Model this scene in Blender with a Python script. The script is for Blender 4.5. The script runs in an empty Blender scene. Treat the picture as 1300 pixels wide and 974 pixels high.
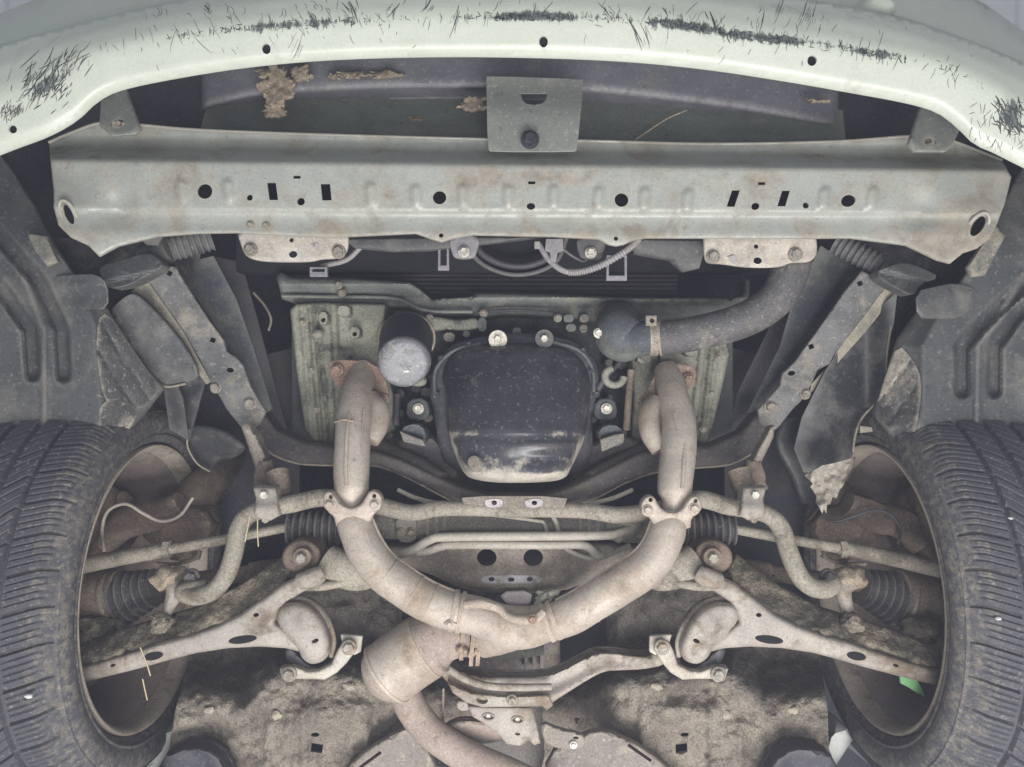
import bpy, math, random
import numpy as np
from mathutils import Vector, Matrix, noise
from mathutils.geometry import delaunay_2d_cdt

random.seed(7)
rng = np.random.default_rng(7)
SC = bpy.context.scene
COL = SC.collection
R = math.radians

# ------------------------------------------------------------------ camera
F = 1000.0            # focal length in photo pixels (photo is 1300 px wide)
ZC = 0.55             # camera height above the workshop floor
cam_d = bpy.data.cameras.new("camera")
cam_d.sensor_width = 36.0
cam_d.lens = 36.0 * F / 1300.0
cam_d.clip_start = 0.02
cam_d.clip_end = 100
cam = bpy.data.objects.new("camera", cam_d)
cam.location = (0, 0, ZC)
cam.rotation_euler = (math.pi, 0, 0)      # looks straight up, front of the car at the top
COL.objects.link(cam)
SC.camera = cam

# ------------------------------------------------------------------ light: a bright workshop, light bounced off its floor
w = bpy.data.worlds.new("World")
SC.world = w
w.use_nodes = True
bg = w.node_tree.nodes["Background"]
bg.inputs[0].default_value = (0.88, 0.93, 1.0, 1)
bg.inputs[1].default_value = 0.40


def area(name, loc, target, size, energy, col):
    d = bpy.data.lights.new(name, 'AREA')
    d.shape = 'RECTANGLE'
    d.size, d.size_y = size
    d.energy = energy
    d.color = col
    o = bpy.data.objects.new(name, d)
    o.location = loc
    v = Vector(target) - Vector(loc)
    o.rotation_euler = v.to_track_quat('-Z', 'Y').to_euler()
    COL.objects.link(o)
    return o


area("floor_bounce_light", (0.25, 1.15, 0.04), (0.0, 0.1, 1.75), (1.8, 0.8), 58, (1.0, 0.95, 0.915))  # unseen area light added at floor level, standing in for floor bounce
area("highlight_fill", (0.16, 0.24, 0.22), (0.0, 0.12, 1.75), (0.34, 0.22), 6.0, (1.0, 0.96, 0.93))  # unseen light added near the camera to raise highlights

SC.view_settings.view_transform = 'Standard'
SC.view_settings.look = 'None'
SC.view_settings.exposure = 0.05
SC.view_settings.gamma = 1.0
SC.view_settings.use_curve_mapping = False
SC.cycles.max_bounces = 5
SC.cycles.diffuse_bounces = 3
SC.cycles.glossy_bounces = 2

# ------------------------------------------------------------------ helpers
ORG = {}


def P(px, py, D):
    """a point D metres above the camera, on the sight line of photo pixel px, py"""
    return Vector(((px - 650.0) * D / F, (py - 487.0) * D / F, D + ZC))


def cxm(y):
    return 693.0 - 0.0625 * y          # the car's centre line in the photo


def mir(pts):
    out = []
    for p in pts:
        x2 = 2 * cxm(p[1]) - p[0]
        out.append((x2, p[1]) + tuple(p[2:]))
    return out


def side(pts, s):
    return list(pts) if s < 0 else mir(pts)


def side1(x, y, s):
    return (x, y) if s < 0 else (2 * cxm(y) - x, y)


def cr(pts, sub=6, closed=False):
    """Catmull-Rom through n-dimensional points"""
    A = np.array([list(p) for p in pts], float)
    n = len(A)
    out = []
    rngi = range(n) if closed else range(n - 1)
    for i in rngi:
        if closed:
            p0, p1, p2, p3 = A[(i - 1) % n], A[i], A[(i + 1) % n], A[(i + 2) % n]
        else:
            p1, p2 = A[i], A[i + 1]
            p0 = A[i - 1] if i > 0 else 2 * p1 - p2
            p3 = A[i + 2] if i + 2 < n else 2 * p2 - p1
        for k in range(sub):
            t = k / sub
            out.append(0.5 * ((2 * p1) + (-p0 + p2) * t + (2 * p0 - 5 * p1 + 4 * p2 - p3) * t * t + (-p0 + 3 * p1 - 3 * p2 + p3) * t ** 3))
    if not closed:
        out.append(A[-1])
    return np.array(out)


def rounded(pts, sub=5):
    return [tuple(p) for p in cr(pts, sub, True)]


def chaikin(pts, it=2):
    A = [np.array(p, float) for p in pts]
    for _ in range(it):
        B = []
        for i in range(len(A)):
            a, b = A[i], A[(i + 1) % len(A)]
            B += [a * 0.75 + b * 0.25, a * 0.25 + b * 0.75]
        A = B
    return [tuple(p) for p in A]


def circ(x, y, rx, ry=None, rot=0, n=18):
    ry = ry or rx
    c, s = math.cos(R(rot)), math.sin(R(rot))
    out = []
    for i in range(n):
        a = 2 * math.pi * i / n
        u, v = rx * math.cos(a), ry * math.sin(a)
        out.append((x + u * c - v * s, y + u * s + v * c))
    return out


def rect(x, y, wd, h, rot=0, skew=0):
    c, s = math.cos(R(rot)), math.sin(R(rot))
    return [(x + u * c - v * s + skew * v / h, y + u * s + v * c) for u, v in ((-wd / 2, -h / 2), (wd / 2, -h / 2), (wd / 2, h / 2), (-wd / 2, h / 2))]


def inside(poly, X, Y):
    p = np.array(poly, float)
    res = np.zeros(X.shape, bool)
    j = len(p) - 1
    for i in range(len(p)):
        xi, yi = p[i, 0], p[i, 1]
        xj, yj = p[j, 0], p[j, 1]
        if yi != yj:
            c = ((yi > Y) != (yj > Y)) & (X < (xj - xi) * (Y - yi) / (yj - yi) + xi)
            res ^= c
        j = i
    return res


def pdist(X, Y, pts, closed=False):
    """distance to a polyline, px"""
    p = np.array([q[:2] for q in pts], float)
    d = np.full(X.shape, 1e9)
    n = len(p)
    for i in range(n if closed else n - 1):
        a, b = p[i], p[(i + 1) % n]
        ab = b - a
        L = max(ab @ ab, 1e-9)
        t = np.clip(((X - a[0]) * ab[0] + (Y - a[1]) * ab[1]) / L, 0, 1)
        d = np.minimum(d, np.hypot(X - a[0] - t * ab[0], Y - a[1] - t * ab[1]))
    return d


def sst(a, b, x):
    t = np.clip((x - a) / (b - a), 0, 1)
    return t * t * (3 - 2 * t)


def fnoise(X, Y, sc, seed=0.0, oct=3):
    out = np.empty(X.shape)
    fx, fy, fo = X.ravel(), Y.ravel(), out.ravel()
    for i in range(fx.size):
        fo[i] = noise.fractal(Vector((fx[i] * sc + seed, fy[i] * sc - seed, seed * 3.1)), 1.0, 2.0, oct)
    return fo.reshape(X.shape)


def finish(name, verts, faces, m, parent=None, label=None, angle=38, attr=None, bevel=0, cat=None, group=None, kind=None):
    V = np.array([tuple(v) for v in verts], float)
    o3 = (V.min(0) + V.max(0)) / 2
    me = bpy.data.meshes.new(name)
    me.from_pydata((V - o3).tolist(), [], [tuple(int(i) for i in f) for f in faces])
    me.validate()
    for k in range(len(me.polygons)):
        pass
    me.polygons.foreach_set("use_smooth", [True] * len(me.polygons))
    if attr is not None and len(me.vertices) == len(attr):
        at = me.attributes.new("dirt", 'FLOAT', 'POINT')
        at.data.foreach_set("value", np.asarray(attr, np.float32))
    me.set_sharp_from_angle(angle=R(angle))
    me.update()
    me.materials.append(MAT[m])
    o = bpy.data.objects.new(name, me)
    COL.objects.link(o)
    ORG[o.name] = Vector(o3)
    if parent is not None:
        o.parent = parent
        o.location = Vector(o3) - ORG[parent.name]
    else:
        o.location = Vector(o3)
    if bevel:
        b = o.modifiers.new("bevel", 'BEVEL')
        b.width = bevel
        b.segments = 2
        b.limit_method = 'ANGLE'
        b.angle_limit = R(50)
    if label:
        o["label"] = label
    if cat:
        o["category"] = cat
    if group:
        o["group"] = group
    if kind:
        o["kind"] = kind
    return o


def fix_normals(o):
    import bmesh
    bm = bmesh.new()
    bm.from_mesh(o.data)
    bmesh.ops.recalc_face_normals(bm, faces=bm.faces)
    bm.to_mesh(o.data)
    bm.free()
    return o


def sheet(name, outline, D, m, parent=None, holes=(), t=0.003, res=9, roll=None, label=None, angle=40, dirt=None, bevel=0, back=True, rough=0, **kw):
    """a pressed sheet: an outline (photo pixels) with real holes, its own depth D(x, y) in metres and thickness t"""
    out = [tuple(p[:2]) for p in outline]

    def dens(poly, step):
        q = []
        for i in range(len(poly)):
            a, b = poly[i], poly[(i + 1) % len(poly)]
            L = math.hypot(b[0] - a[0], b[1] - a[1])
            k = max(1, int(L / step))
            for j in range(k):
                q.append((a[0] + (b[0] - a[0]) * j / k, a[1] + (b[1] - a[1]) * j / k))
        return q
    out = dens(out, res * 1.2)
    pts, edges = list(out), [(i, (i + 1) % len(out)) for i in range(len(out))]
    hs = []
    for h in holes:
        h = [tuple(p[:2]) for p in h]
        b = len(pts)
        pts += h
        edges += [(b + i, b + (i + 1) % len(h)) for i in range(len(h))]
        hs.append(h)
    A = np.array(out)
    x0, y0 = A.min(0)
    x1, y1 = A.max(0)
    gx, gy = np.meshgrid(np.arange(x0 + res * .5, x1, res), np.arange(y0 + res * .5, y1, res * .87))
    gx[1::2] += res * .5
    gx, gy = gx.ravel(), gy.ravel()
    ok = inside(out, gx, gy)
    de = pdist(gx, gy, out, True)
    ok &= de > res * .45
    for h in hs:
        ok &= ~inside(h, gx, gy)
        ok &= pdist(gx, gy, h, True) > res * .25
    gp = list(zip(gx[ok], gy[ok]))
    if roll:
        # extra rows near the rim so that the rolled edge is round
        ctr = np.array(out)
        n = len(ctr)
        tan = np.roll(ctr, -1, 0) - np.roll(ctr, 1, 0)
        nor = np.stack([-tan[:, 1], tan[:, 0]], 1)
        nor /= np.maximum(np.linalg.norm(nor, axis=1), 1e-6)[:, None]
        for f in (0.12, 0.35, 0.65):
            for sg in (1, -1):
                q = ctr + nor * sg * roll[0] * f
                k = inside(out, q[:, 0], q[:, 1]) & (pdist(q[:, 0], q[:, 1], out, True) > roll[0] * f * .9)
                for h in hs:
                    k &= ~inside(h, q[:, 0], q[:, 1])
                    k &= pdist(q[:, 0], q[:, 1], h, True) > 1.0
                gp += [tuple(v) for v in q[k]]
    pts += [(float(a), float(b)) for a, b in gp]
    vs, es, fs, _, _, _ = delaunay_2d_cdt([Vector(p) for p in pts], edges, [], 1, 0.02)
    V2 = np.array([(v.x, v.y) for v in vs])
    T = np.array([f for f in fs if len(f) == 3])
    c = V2[T].mean(1)
    keep = inside(out, c[:, 0], c[:, 1])
    for h in hs:
        keep &= ~inside(h, c[:, 0], c[:, 1])
    T = T[keep]
    a = V2[T[:, 1]] - V2[T[:, 0]]
    b = V2[T[:, 2]] - V2[T[:, 0]]
    flip = (a[:, 0] * b[:, 1] - a[:, 1] * b[:, 0]) > 0
    T[flip] = T[flip][:, ::-1]           # normals towards the camera (-z)
    X, Y = V2[:, 0], V2[:, 1]
    Z = D(X, Y) if callable(D) else np.full(X.shape, float(D))
    d = pdist(X, Y, out, True)
    if roll:
        q = np.clip(1 - d / roll[0], 0, 1)
        Z = Z + roll[1] * (1 - np.sqrt(np.clip(1 - q * q, 0, 1)))
    if rough:
        Z = Z + rough * fnoise(X, Y, 0.035, 3.7, 4) + rough * .35 * fnoise(X, Y, 0.14, 1.3, 3)
    n = len(V2)
    front = [P(X[i], Y[i], Z[i]) for i in range(n)]
    verts = list(front)
    faces = [tuple(f) for f in T]
    att = None
    if dirt is not None:
        att = dirt(X, Y)
    if t > 0:
        verts += [v + Vector((0, 0, t)) for v in front]
        if back:
            faces += [(f[2] + n, f[1] + n, f[0] + n) for f in T]
        cnt = {}
        for f in T:
            for i in range(3):
                e = (f[i], f[(i + 1) % 3])
                cnt[e] = cnt.get(e, 0) + 1
        for (i, j) in list(cnt):
            if (j, i) not in cnt:
                faces.append((j, i, i + n, j + n))
        if att is not None:
            att = np.concatenate([att, att])
    return finish(name, verts, faces, m, parent, label, angle, att, bevel, **kw)


def sweep(path, rad, n=16, flat=1.0, caps=True, wob=0.0, seed=0.0):
    path = [Vector(p) for p in path]
    m = len(path)
    tan = []
    for i in range(m):
        a = path[max(i - 1, 0)]
        b = path[min(i + 1, m - 1)]
        tan.append((b - a).normalized())
    up = Vector((0, 0, 1))
    if abs(tan[0].dot(up)) > .9:
        up = Vector((1, 0, 0))
    u = (up - tan[0] * up.dot(tan[0])).normalized()
    verts, faces = [], []
    for i in range(m):
        u = (u - tan[i] * u.dot(tan[i])).normalized()
        v = tan[i].cross(u)
        for k in range(n):
            a = 2 * math.pi * k / n
            dv = u * math.cos(a) + v * math.sin(a)
            rr = rad[i]
            if wob:
                q = path[i] * 26 + dv * 1.1
                rr *= 1 + wob * noise.fractal(Vector((q.x + seed, q.y, q.z)), 1.0, 2.0, 3)
            off = dv * rr
            off.z *= flat
            verts.append(path[i] + off)
    for i in range(m - 1):
        for k in range(n):
            a, b = i * n + k, i * n + (k + 1) % n
            faces.append((a, b, b + n, a + n))
    if caps:
        faces.append(tuple(range(n))[::-1])
        faces.append(tuple((m - 1) * n + k for k in range(n)))
    return verts, faces


def tube(name, pts, m, parent=None, n=16, sub=7, flat=1.0, caps=True, label=None, wob=0.0, rf=None, angle=40, **kw):
    """pts: (px, py, D, radius in metres)"""
    A = cr(pts, sub)
    path = [P(a[0], a[1], a[2]) for a in A]
    rad = [a[3] for a in A]
    if rf:
        L = [0]
        for i in range(1, len(path)):
            L.append(L[-1] + (path[i] - path[i - 1]).length)
        rad = [r * rf(l / L[-1]) for r, l in zip(rad, L)]
    v, f = sweep(path, rad, n, flat, caps, wob, random.random() * 9)
    return finish(name, v, f, m, parent, label, angle, **kw)


def bellows(name, a, b, r, m, parent, ridges=7, depth=.2, taper=1.0, label=None):
    k = ridges * 8
    pts = [tuple(a[i] + (b[i] - a[i]) * j / k for i in range(3)) for j in range(k + 1)]
    path = [P(*p) for p in pts]
    rad = [r * (1 + (taper - 1) * j / k) * (1 - depth / 2 + depth / 2 * math.cos(2 * math.pi * ridges * j / k)) for j in range(k + 1)]
    v, f = sweep(path, rad, 20)
    return finish(name, v, f, m, parent, label, 60)


def lump(name, x, y, D, rx, ry, rz, m, parent=None, label=None, amp=.25, seed=0, n=20, **kw):
    """irregular clod: rx, ry in photo pixels, rz metres"""
    verts, faces = [], []
    c = P(x, y, D)
    sx, sy = rx * D / F, ry * D / F
    nn, mm = n, n // 2
    for i in range(mm + 1):
        th = math.pi * i / mm
        for k in range(nn):
            ph = 2 * math.pi * k / nn
            d = Vector((math.sin(th) * math.cos(ph), math.sin(th) * math.sin(ph), math.cos(th)))
            q = 1 + amp * noise.fractal(d * 1.7 + Vector((seed, seed * 2, 0)), .75, 2.1, 6 if n > 40 else 4)
            verts.append(c + Vector((d.x * sx, d.y * sy, d.z * rz)) * q)
    for i in range(mm):
        for k in range(nn):
            a, b = i * nn + k, i * nn + (k + 1) % nn
            faces.append((a, a + nn, b + nn, b))
    return finish(name, verts, faces, m, parent, label, 70, **kw)


def lathe_z(name, x, y, prof, m, parent, n=28, label=None, tilt=None, **kw):
    """turned part about the vertical axis through P(x, y, D0): prof = [(radius m, D)], D0 = prof[0][1]"""
    D0 = prof[0][1]
    c = P(x, y, D0)
    verts, faces = [], []
    rot = Matrix.Identity(3)
    if tilt:
        rot = Matrix.Rotation(R(tilt[0]), 3, 'X') @ Matrix.Rotation(R(tilt[1]), 3, 'Y')
    for r, D in prof:
        for k in range(n):
            a = 2 * math.pi * k / n
            verts.append(c + rot @ Vector((r * math.cos(a), r * math.sin(a), D - D0)))
    for i in range(len(prof) - 1):
        for k in range(n):
            a, b = i * n + k, i * n + (k + 1) % n
            faces.append((a, a + n, b + n, b))
    faces.append(tuple(range(n)))
    return finish(name, verts, faces, m, parent, label, **kw)


_bolt = {}


def bolt(parent, x, y, D, r=.009, m='bolt', name='bolt', tilt=(0, 0), washer=True):
    key = (m, washer)
    if key not in _bolt:
        vs, fs = [], []

        def ring(rr, z, n, ph=0):
            b = len(vs)
            for k in range(n):
                a = 2 * math.pi * k / n + ph
                vs.append((rr * math.cos(a), rr * math.sin(a), z))
            return b

        def join(a, b, n):
            for k in range(n):
                fs.append((a + k, a + (k + 1) % n, b + (k + 1) % n, b + k))
        if washer:
            a = ring(1.0, 0.25, 20)
            b = ring(1.0, -.06, 20)
            c = ring(.9, -.16, 20)
            d = ring(.5, -.18, 20)
            join(a, b, 20)
            join(b, c, 20)
            join(c, d, 20)
        a = ring(.72, 0.25, 6)
        b = ring(.72, -.62, 6)
        c = ring(.58, -.74, 6)
        d = ring(.36, -.70, 6)
        join(a, b, 6)
        join(b, c, 6)
        join(c, d, 6)
        fs.append(tuple(d + k for k in range(6)))
        me = bpy.data.meshes.new("bolt")
        me.from_pydata(vs, [], fs)
        me.polygons.foreach_set("use_smooth", [True] * len(me.polygons))
        me.set_sharp_from_angle(angle=R(30))
        me.materials.append(MAT[m])
        _bolt[key] = me
    o = bpy.data.objects.new(name, _bolt[key])
    COL.objects.link(o)
    w3 = P(x, y, D)
    ORG[o.name] = w3
    o.parent = parent
    o.location = w3 - ORG[parent.name]
    o.scale = (r, r, r)
    o.rotation_euler = (R(tilt[0]), R(tilt[1]), random.random() * 2)
    return o


# ------------------------------------------------------------------ materials
MAT = {}


def mat(name, base, var=None, fleck=.55, wear=.45, scuff=False, dirt=None, amt=.4, dscale=7, soft=.10, rough=.6, metal=0.0, bump=.25, bscale=70, rust=None, ramt=.3, rscale=9, grain=.25, drough=.9, spec=.4, streak=None, bdist=.004):
    m = bpy.data.materials.new(name)
    m.use_nodes = True
    nt = m.node_tree
    N, L = nt.nodes, nt.links
    bs = N["Principled BSDF"]
    geo = N.new("ShaderNodeNewGeometry")
    pos = geo.outputs["Position"]
    if streak:
        mp = N.new("ShaderNodeMapping")
        mp.inputs["Scale"].default_value = streak
        L.new(pos, mp.inputs["Vector"])
        spos = mp.outputs[0]
    else:
        spos = pos

    def nz(scale, detail, rgh=.6, dist=0.0, src=None):
        n = N.new("ShaderNodeTexNoise")
        n.inputs["Scale"].default_value = scale
        n.inputs["Detail"].default_value = detail
        n.inputs["Roughness"].default_value = rgh
        n.inputs["Distortion"].default_value = dist
        L.new(src or pos, n.inputs["Vector"])
        return n.outputs["Fac"]

    def mr(src, a, b, c=0.0, d=1.0):
        n = N.new("ShaderNodeMapRange")
        n.interpolation_type = 'SMOOTHSTEP'
        L.new(src, n.inputs["Value"])
        for k, v in zip(("From Min", "From Max", "To Min", "To Max"), (a, b, c, d)):
            n.inputs[k].default_value = v
        return n.outputs["Result"]

    def mix(f, a, b, bl='MIX'):
        n = N.new("ShaderNodeMix")
        n.data_type = 'RGBA'
        n.blend_type = bl
        if isinstance(f, float):
            n.inputs["Factor"].default_value = f
        else:
            L.new(f, n.inputs["Factor"])
        for k, v in (("A", a), ("B", b)):
            s = [i for i in n.inputs if i.name == k and i.type == 'RGBA'][0]
            if isinstance(v, tuple):
                s.default_value = v + (1,)
            else:
                L.new(v, s)
        return [o for o in n.outputs if o.type == 'RGBA'][0]

    def math2(op, a, b):
        n = N.new("ShaderNodeMath")
        n.operation = op
        for i, v in enumerate((a, b)):
            if isinstance(v, (int, float)):
                n.inputs[i].default_value = v
            else:
                L.new(v, n.inputs[i])
        return n.outputs[0]

    var = var or tuple(c * .65 for c in base)
    col = mix(mr(nz(14, 5, .65, .4, spos), .35, .65), base, var)
    rgh = rough
    height = nz(bscale, 5, .65)
    if rust:
        rf = mr(nz(rscale, 6, .7, .5), .5 + (.5 - ramt) * .5 - .06, .5 + (.5 - ramt) * .5 + .08)
        col = mix(rf, col, rust)
    if dirt:
        at = N.new("ShaderNodeAttribute")
        at.attribute_name = "dirt"
        src = math2('ADD', nz(dscale, 7, .68, .35, spos), at.outputs["Fac"])
        th = .5 + (.5 - amt) * .5
        df = mr(src, th - soft * .62, th + soft * .62)
        dcol = mix(mr(nz(38, 3, .6), .35, .65), dirt, tuple(c * .72 for c in dirt))
        col = mix(df, col, dcol)
        rn = N.new("ShaderNodeMapRange")
        L.new(df, rn.inputs["Value"])
        rn.inputs["To Min"].default_value = rough
        rn.inputs["To Max"].default_value = drough
        L.new(rn.outputs["Result"], bs.inputs["Roughness"])
        height = math2('ADD', height, math2('MULTIPLY', df, .35))
        if metal:
            mm = N.new("ShaderNodeMapRange")
            L.new(df, mm.inputs["Value"])
            mm.inputs["To Min"].default_value = metal
            mm.inputs["To Max"].default_value = 0.0
            L.new(mm.outputs["Result"], bs.inputs["Metallic"])
    else:
        bs.inputs["Roughness"].default_value = rough
        bs.inputs["Metallic"].default_value = metal
    dc = dirt or tuple(min(1, c * 1.5 + .05) for c in base)
    if fleck:
        fl_ = math2('MULTIPLY', mr(nz(150, 3, .75), .585, .66), fleck)
        col = mix(fl_, col, tuple(min(.6, c * 1.25 + .02) for c in dc))
        pit = math2('MULTIPLY', mr(nz(85, 4, .75), .60, .67), fleck)
        col = mix(pit, col, tuple(c * .38 for c in base))
    if wear:
        wf = math2('MULTIPLY', mr(geo.outputs["Pointiness"], .515, .60), wear)
        col = mix(wf, col, tuple(min(.62, max(c * 1.35, .16)) for c in dc))
    if scuff:
        a2 = N.new("ShaderNodeAttribute")
        a2.attribute_name = "scuff"
        m2 = N.new("ShaderNodeMapping")
        m2.inputs["Rotation"].default_value = (0, 0, R(28))
        m2.inputs["Scale"].default_value = (150, 26, 20)
        L.new(pos, m2.inputs["Vector"])
        st = math2('ADD', math2('MULTIPLY', nz(1, 5, .7, .6, m2.outputs[0]), .55), math2('MULTIPLY', nz(60, 6, .75, .5), .45))
        sf = mr(math2('ADD', st, a2.outputs["Fac"]), .62, .72)
        col = mix(math2('MULTIPLY', sf, .9), col, (.085, .098, .10))
    if grain:
        g = mr(nz(330, 2, .7), .25, .75, 1 - grain, 1 + grain)
        hs = N.new("ShaderNodeHueSaturation")
        L.new(col, hs.inputs["Color"])
        L.new(g, hs.inputs["Value"])
        col = hs.outputs["Color"]
    L.new(col, bs.inputs["Base Color"])
    bs.inputs["Specular IOR Level"].default_value = spec
    if bump:
        b = N.new("ShaderNodeBump")
        b.inputs["Strength"].default_value = bump
        b.inputs["Distance"].default_value = bdist
        L.new(height, b.inputs["Height"])
        L.new(b.outputs["Normal"], bs.inputs["Normal"])
    MAT[name] = m
    return m


DUST = (.40, .355, .285)
MUD = (.34, .285, .215)
mat('bumper_paint', (.57, .61, .53), (.53, .575, .49), dirt=(.46, .46, .40), amt=.22, dscale=5, rough=.33, bump=.03, bscale=300, grain=.05, spec=.5, fleck=.12, wear=.0, scuff=True)  # silver paint with the green lens glare mixed into its colour
mat('scrape', (.06, .07, .072), rough=.8, bump=.1, grain=.2)
mat('beam_paint', (.40, .42, .385), (.34, .36, .33), dirt=(.35, .32, .26), amt=.40, dscale=13, soft=.2, rough=.42, bump=.14, bscale=110, rust=(.27, .19, .13), ramt=.16, rscale=16, grain=.10, metal=.1, fleck=.35)
mat('bracket_paint', (.22, .235, .215), (.19, .205, .19), dirt=(.34, .33, .29), amt=.25, rough=.55, bump=.06, grain=.10)
mat('inner_panel', (.20, .225, .205), (.16, .185, .17), dirt=(.25, .24, .21), amt=.30, rough=.6, bump=.10, grain=.12)
mat('absorber', (.20, .205, .235), (.16, .165, .195), dirt=(.28, .27, .25), amt=.22, dscale=12, rough=.8, bump=.10, grain=.1)
mat('mud', (.27, .225, .17), (.17, .14, .105), rough=.95, bump=.8, bscale=120, grain=.3)
mat('plate_dusty', (.50, .47, .42), (.40, .375, .33), dirt=(.53, .48, .41), amt=.5, rough=.7, bump=.2, rust=(.25, .13, .07), ramt=.10, grain=.15)
mat('plastic', (.058, .064, .067), (.078, .084, .086), dirt=(.17, .168, .155), amt=.40, dscale=11, soft=.22, rough=.55, bump=.06, bscale=160, grain=.12)
mat('plastic_dark', (.034, .037, .041), (.048, .051, .055), dirt=(.13, .13, .125), amt=.30, dscale=14, soft=.14, rough=.42, bump=.12, grain=.12, fleck=.4)
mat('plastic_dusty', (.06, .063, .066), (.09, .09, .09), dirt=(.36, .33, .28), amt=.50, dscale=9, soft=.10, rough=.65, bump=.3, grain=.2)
mat('plastic_grey', (.075, .080, .084), (.095, .10, .104), dirt=(.18, .178, .17), amt=.42, dscale=9, soft=.15, rough=.6, bump=.1, grain=.12)
mat('rail', (.085, .09, .092), (.145, .147, .15), dirt=(.26, .245, .205), amt=.40, dscale=16, soft=.13, rough=.55, bump=.12, grain=.15, rust=(.14, .09, .06), ramt=.12)
mat('rail_flange', (.15, .15, .125), (.11, .115, .10), dirt=(.30, .275, .22), amt=.5, rough=.7, bump=.2, grain=.2)
mat('body_dark', (.062, .068, .088), (.08, .082, .095), dirt=(.13, .125, .12), amt=.28, rough=.7, bump=.1, grain=.1)  # bluish lifted base imitates the lens veil over dark areas
mat('engine_dark', (.055, .064, .080), (.075, .085, .092), dirt=(.14, .15, .135), amt=.36, dscale=9, rough=.6, bump=.2, grain=.2)
mat('cover', (.10, .118, .118), (.14, .155, .145), dirt=(.21, .215, .185), amt=.38, dscale=10, rough=.6, bump=.2, grain=.2)
mat('cast', (.30, .30, .24), (.21, .215, .175), dirt=(.08, .083, .08), amt=.30, dscale=13, soft=.13, rough=.7, bump=.35, bscale=120, grain=.25, drough=.6)
mat('cast_dark', (.16, .155, .145), (.21, .20, .175), dirt=(.24, .22, .18), amt=.35, rough=.7, bump=.4, grain=.3)
mat('pan', (.035, .037, .047), (.055, .057, .067), fleck=.22, dirt=(.44, .41, .35), amt=.16, dscale=16, soft=.15, rough=.30, bump=.10, bscale=90, grain=.2, spec=.55)
mat('filter_can', (.11, .115, .13), (.15, .155, .165), dirt=(.26, .26, .245), amt=.32, dscale=45, rough=.40, bump=.15, grain=.2, metal=.2)
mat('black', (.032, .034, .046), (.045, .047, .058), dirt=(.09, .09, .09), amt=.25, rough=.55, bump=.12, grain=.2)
mat('shade_black', (.012, .013, .018), (.016, .017, .022), rough=.9, bump=0, grain=0, fleck=0, wear=0)  # near-black colour stands in for shade inside holes and deep gaps
mat('exhaust', (.46, .415, .36), (.36, .315, .275), dirt=(.33, .27, .205), amt=.36, dscale=12, soft=.2, rough=.55, bump=.22, bscale=140, rust=(.30, .21, .15), ramt=.16, rscale=14, grain=.14, metal=.15)
mat('exhaust_red', (.33, .275, .24), (.27, .22, .19), dirt=(.37, .32, .265), amt=.45, dscale=8, rough=.75, bump=.15, rust=(.22, .14, .10), ramt=.2, grain=.18)
mat('exhaust_rust', (.27, .19, .15), (.20, .13, .095), dirt=(.33, .27, .21), amt=.35, rough=.85, bump=.5, grain=.3)
mat('arm', (.39, .36, .32), (.31, .285, .26), dirt=(.21, .17, .125), amt=.42, dscale=17, soft=.16, rough=.7, bump=.3, rust=(.25, .17, .11), ramt=.16, rscale=12, grain=.16)
mat('arm_dirty', (.09, .085, .07), (.13, .12, .095), bdist=.009, dirt=(.26, .23, .175), amt=.48, dscale=12, soft=.12, rough=.85, bump=.8, bscale=90, grain=.35)
mat('bushing', (.20, .16, .13), (.15, .11, .085), dirt=(.28, .225, .17), amt=.35, rough=.85, bump=.35, grain=.25)
mat('member', (.23, .205, .175), (.18, .16, .14), dirt=(.28, .25, .205), amt=.42, dscale=9, rough=.75, bump=.3, grain=.25)
mat('member_dark', (.085, .080, .085), (.105, .095, .092), dirt=(.18, .16, .135), amt=.28, rough=.7, bump=.2, grain=.2)
mat('bar', (.31, .285, .235), (.25, .23, .19), dirt=(.19, .175, .135), amt=.36, dscale=22, rough=.7, bump=.3, grain=.3)
mat('pipe_line', (.38, .36, .31), (.31, .295, .26), dirt=(.40, .36, .29), amt=.4, rough=.6, bump=.12, grain=.15)
mat('bare_metal', (.54, .52, .60), (.38, .37, .42), rough=.55, bump=.2, grain=.15, dirt=(.24, .215, .18), amt=.30, dscale=60)
mat('bolt', (.30, .285, .25), (.22, .20, .17), dirt=(.34, .29, .22), amt=.4, dscale=40, rough=.6, bump=.3, grain=.3, metal=.2)
mat('bolt_bright', (.62, .60, .52), (.5, .48, .42), rough=.5, bump=.2, grain=.3, metal=.3)
mat('bolt_dark', (.035, .038, .048), rough=.5, bump=.1)
mat('rubber', (.062, .063, .072), (.08, .08, .086), dirt=(.20, .185, .16), amt=.24, dscale=30, soft=.12, rough=.75, bump=.12, bscale=220, grain=.2)
mat('tread', (.055, .058, .070), (.072, .074, .085), dirt=(.18, .165, .14), amt=.18, dscale=95, soft=.2, rough=.72, bump=.10, bscale=240, grain=.16)
mat('hose', (.11, .108, .11), (.085, .084, .088), dirt=(.22, .205, .18), amt=.36, dscale=18, soft=.16, rough=.62, bump=.2, bscale=180, grain=.3)
mat('rim_dirty', (.46, .41, .35), (.39, .345, .29), dirt=(.26, .22, .175), amt=.34, rough=.8, bump=.25, grain=.2)
mat('rim_barrel', (.215, .185, .175), (.26, .225, .21), dirt=(.27, .23, .195), amt=.4, dscale=5, rough=.8, bump=.2, grain=.15)
mat('hub', (.20, .17, .135), (.15, .125, .10), dirt=(.28, .235, .18), amt=.4, rough=.85, bump=.45, grain=.3)
mat('brown_steel', (.17, .135, .11), (.13, .105, .09), dirt=(.26, .215, .165), amt=.4, rough=.85, bump=.4, grain=.3)
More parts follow.
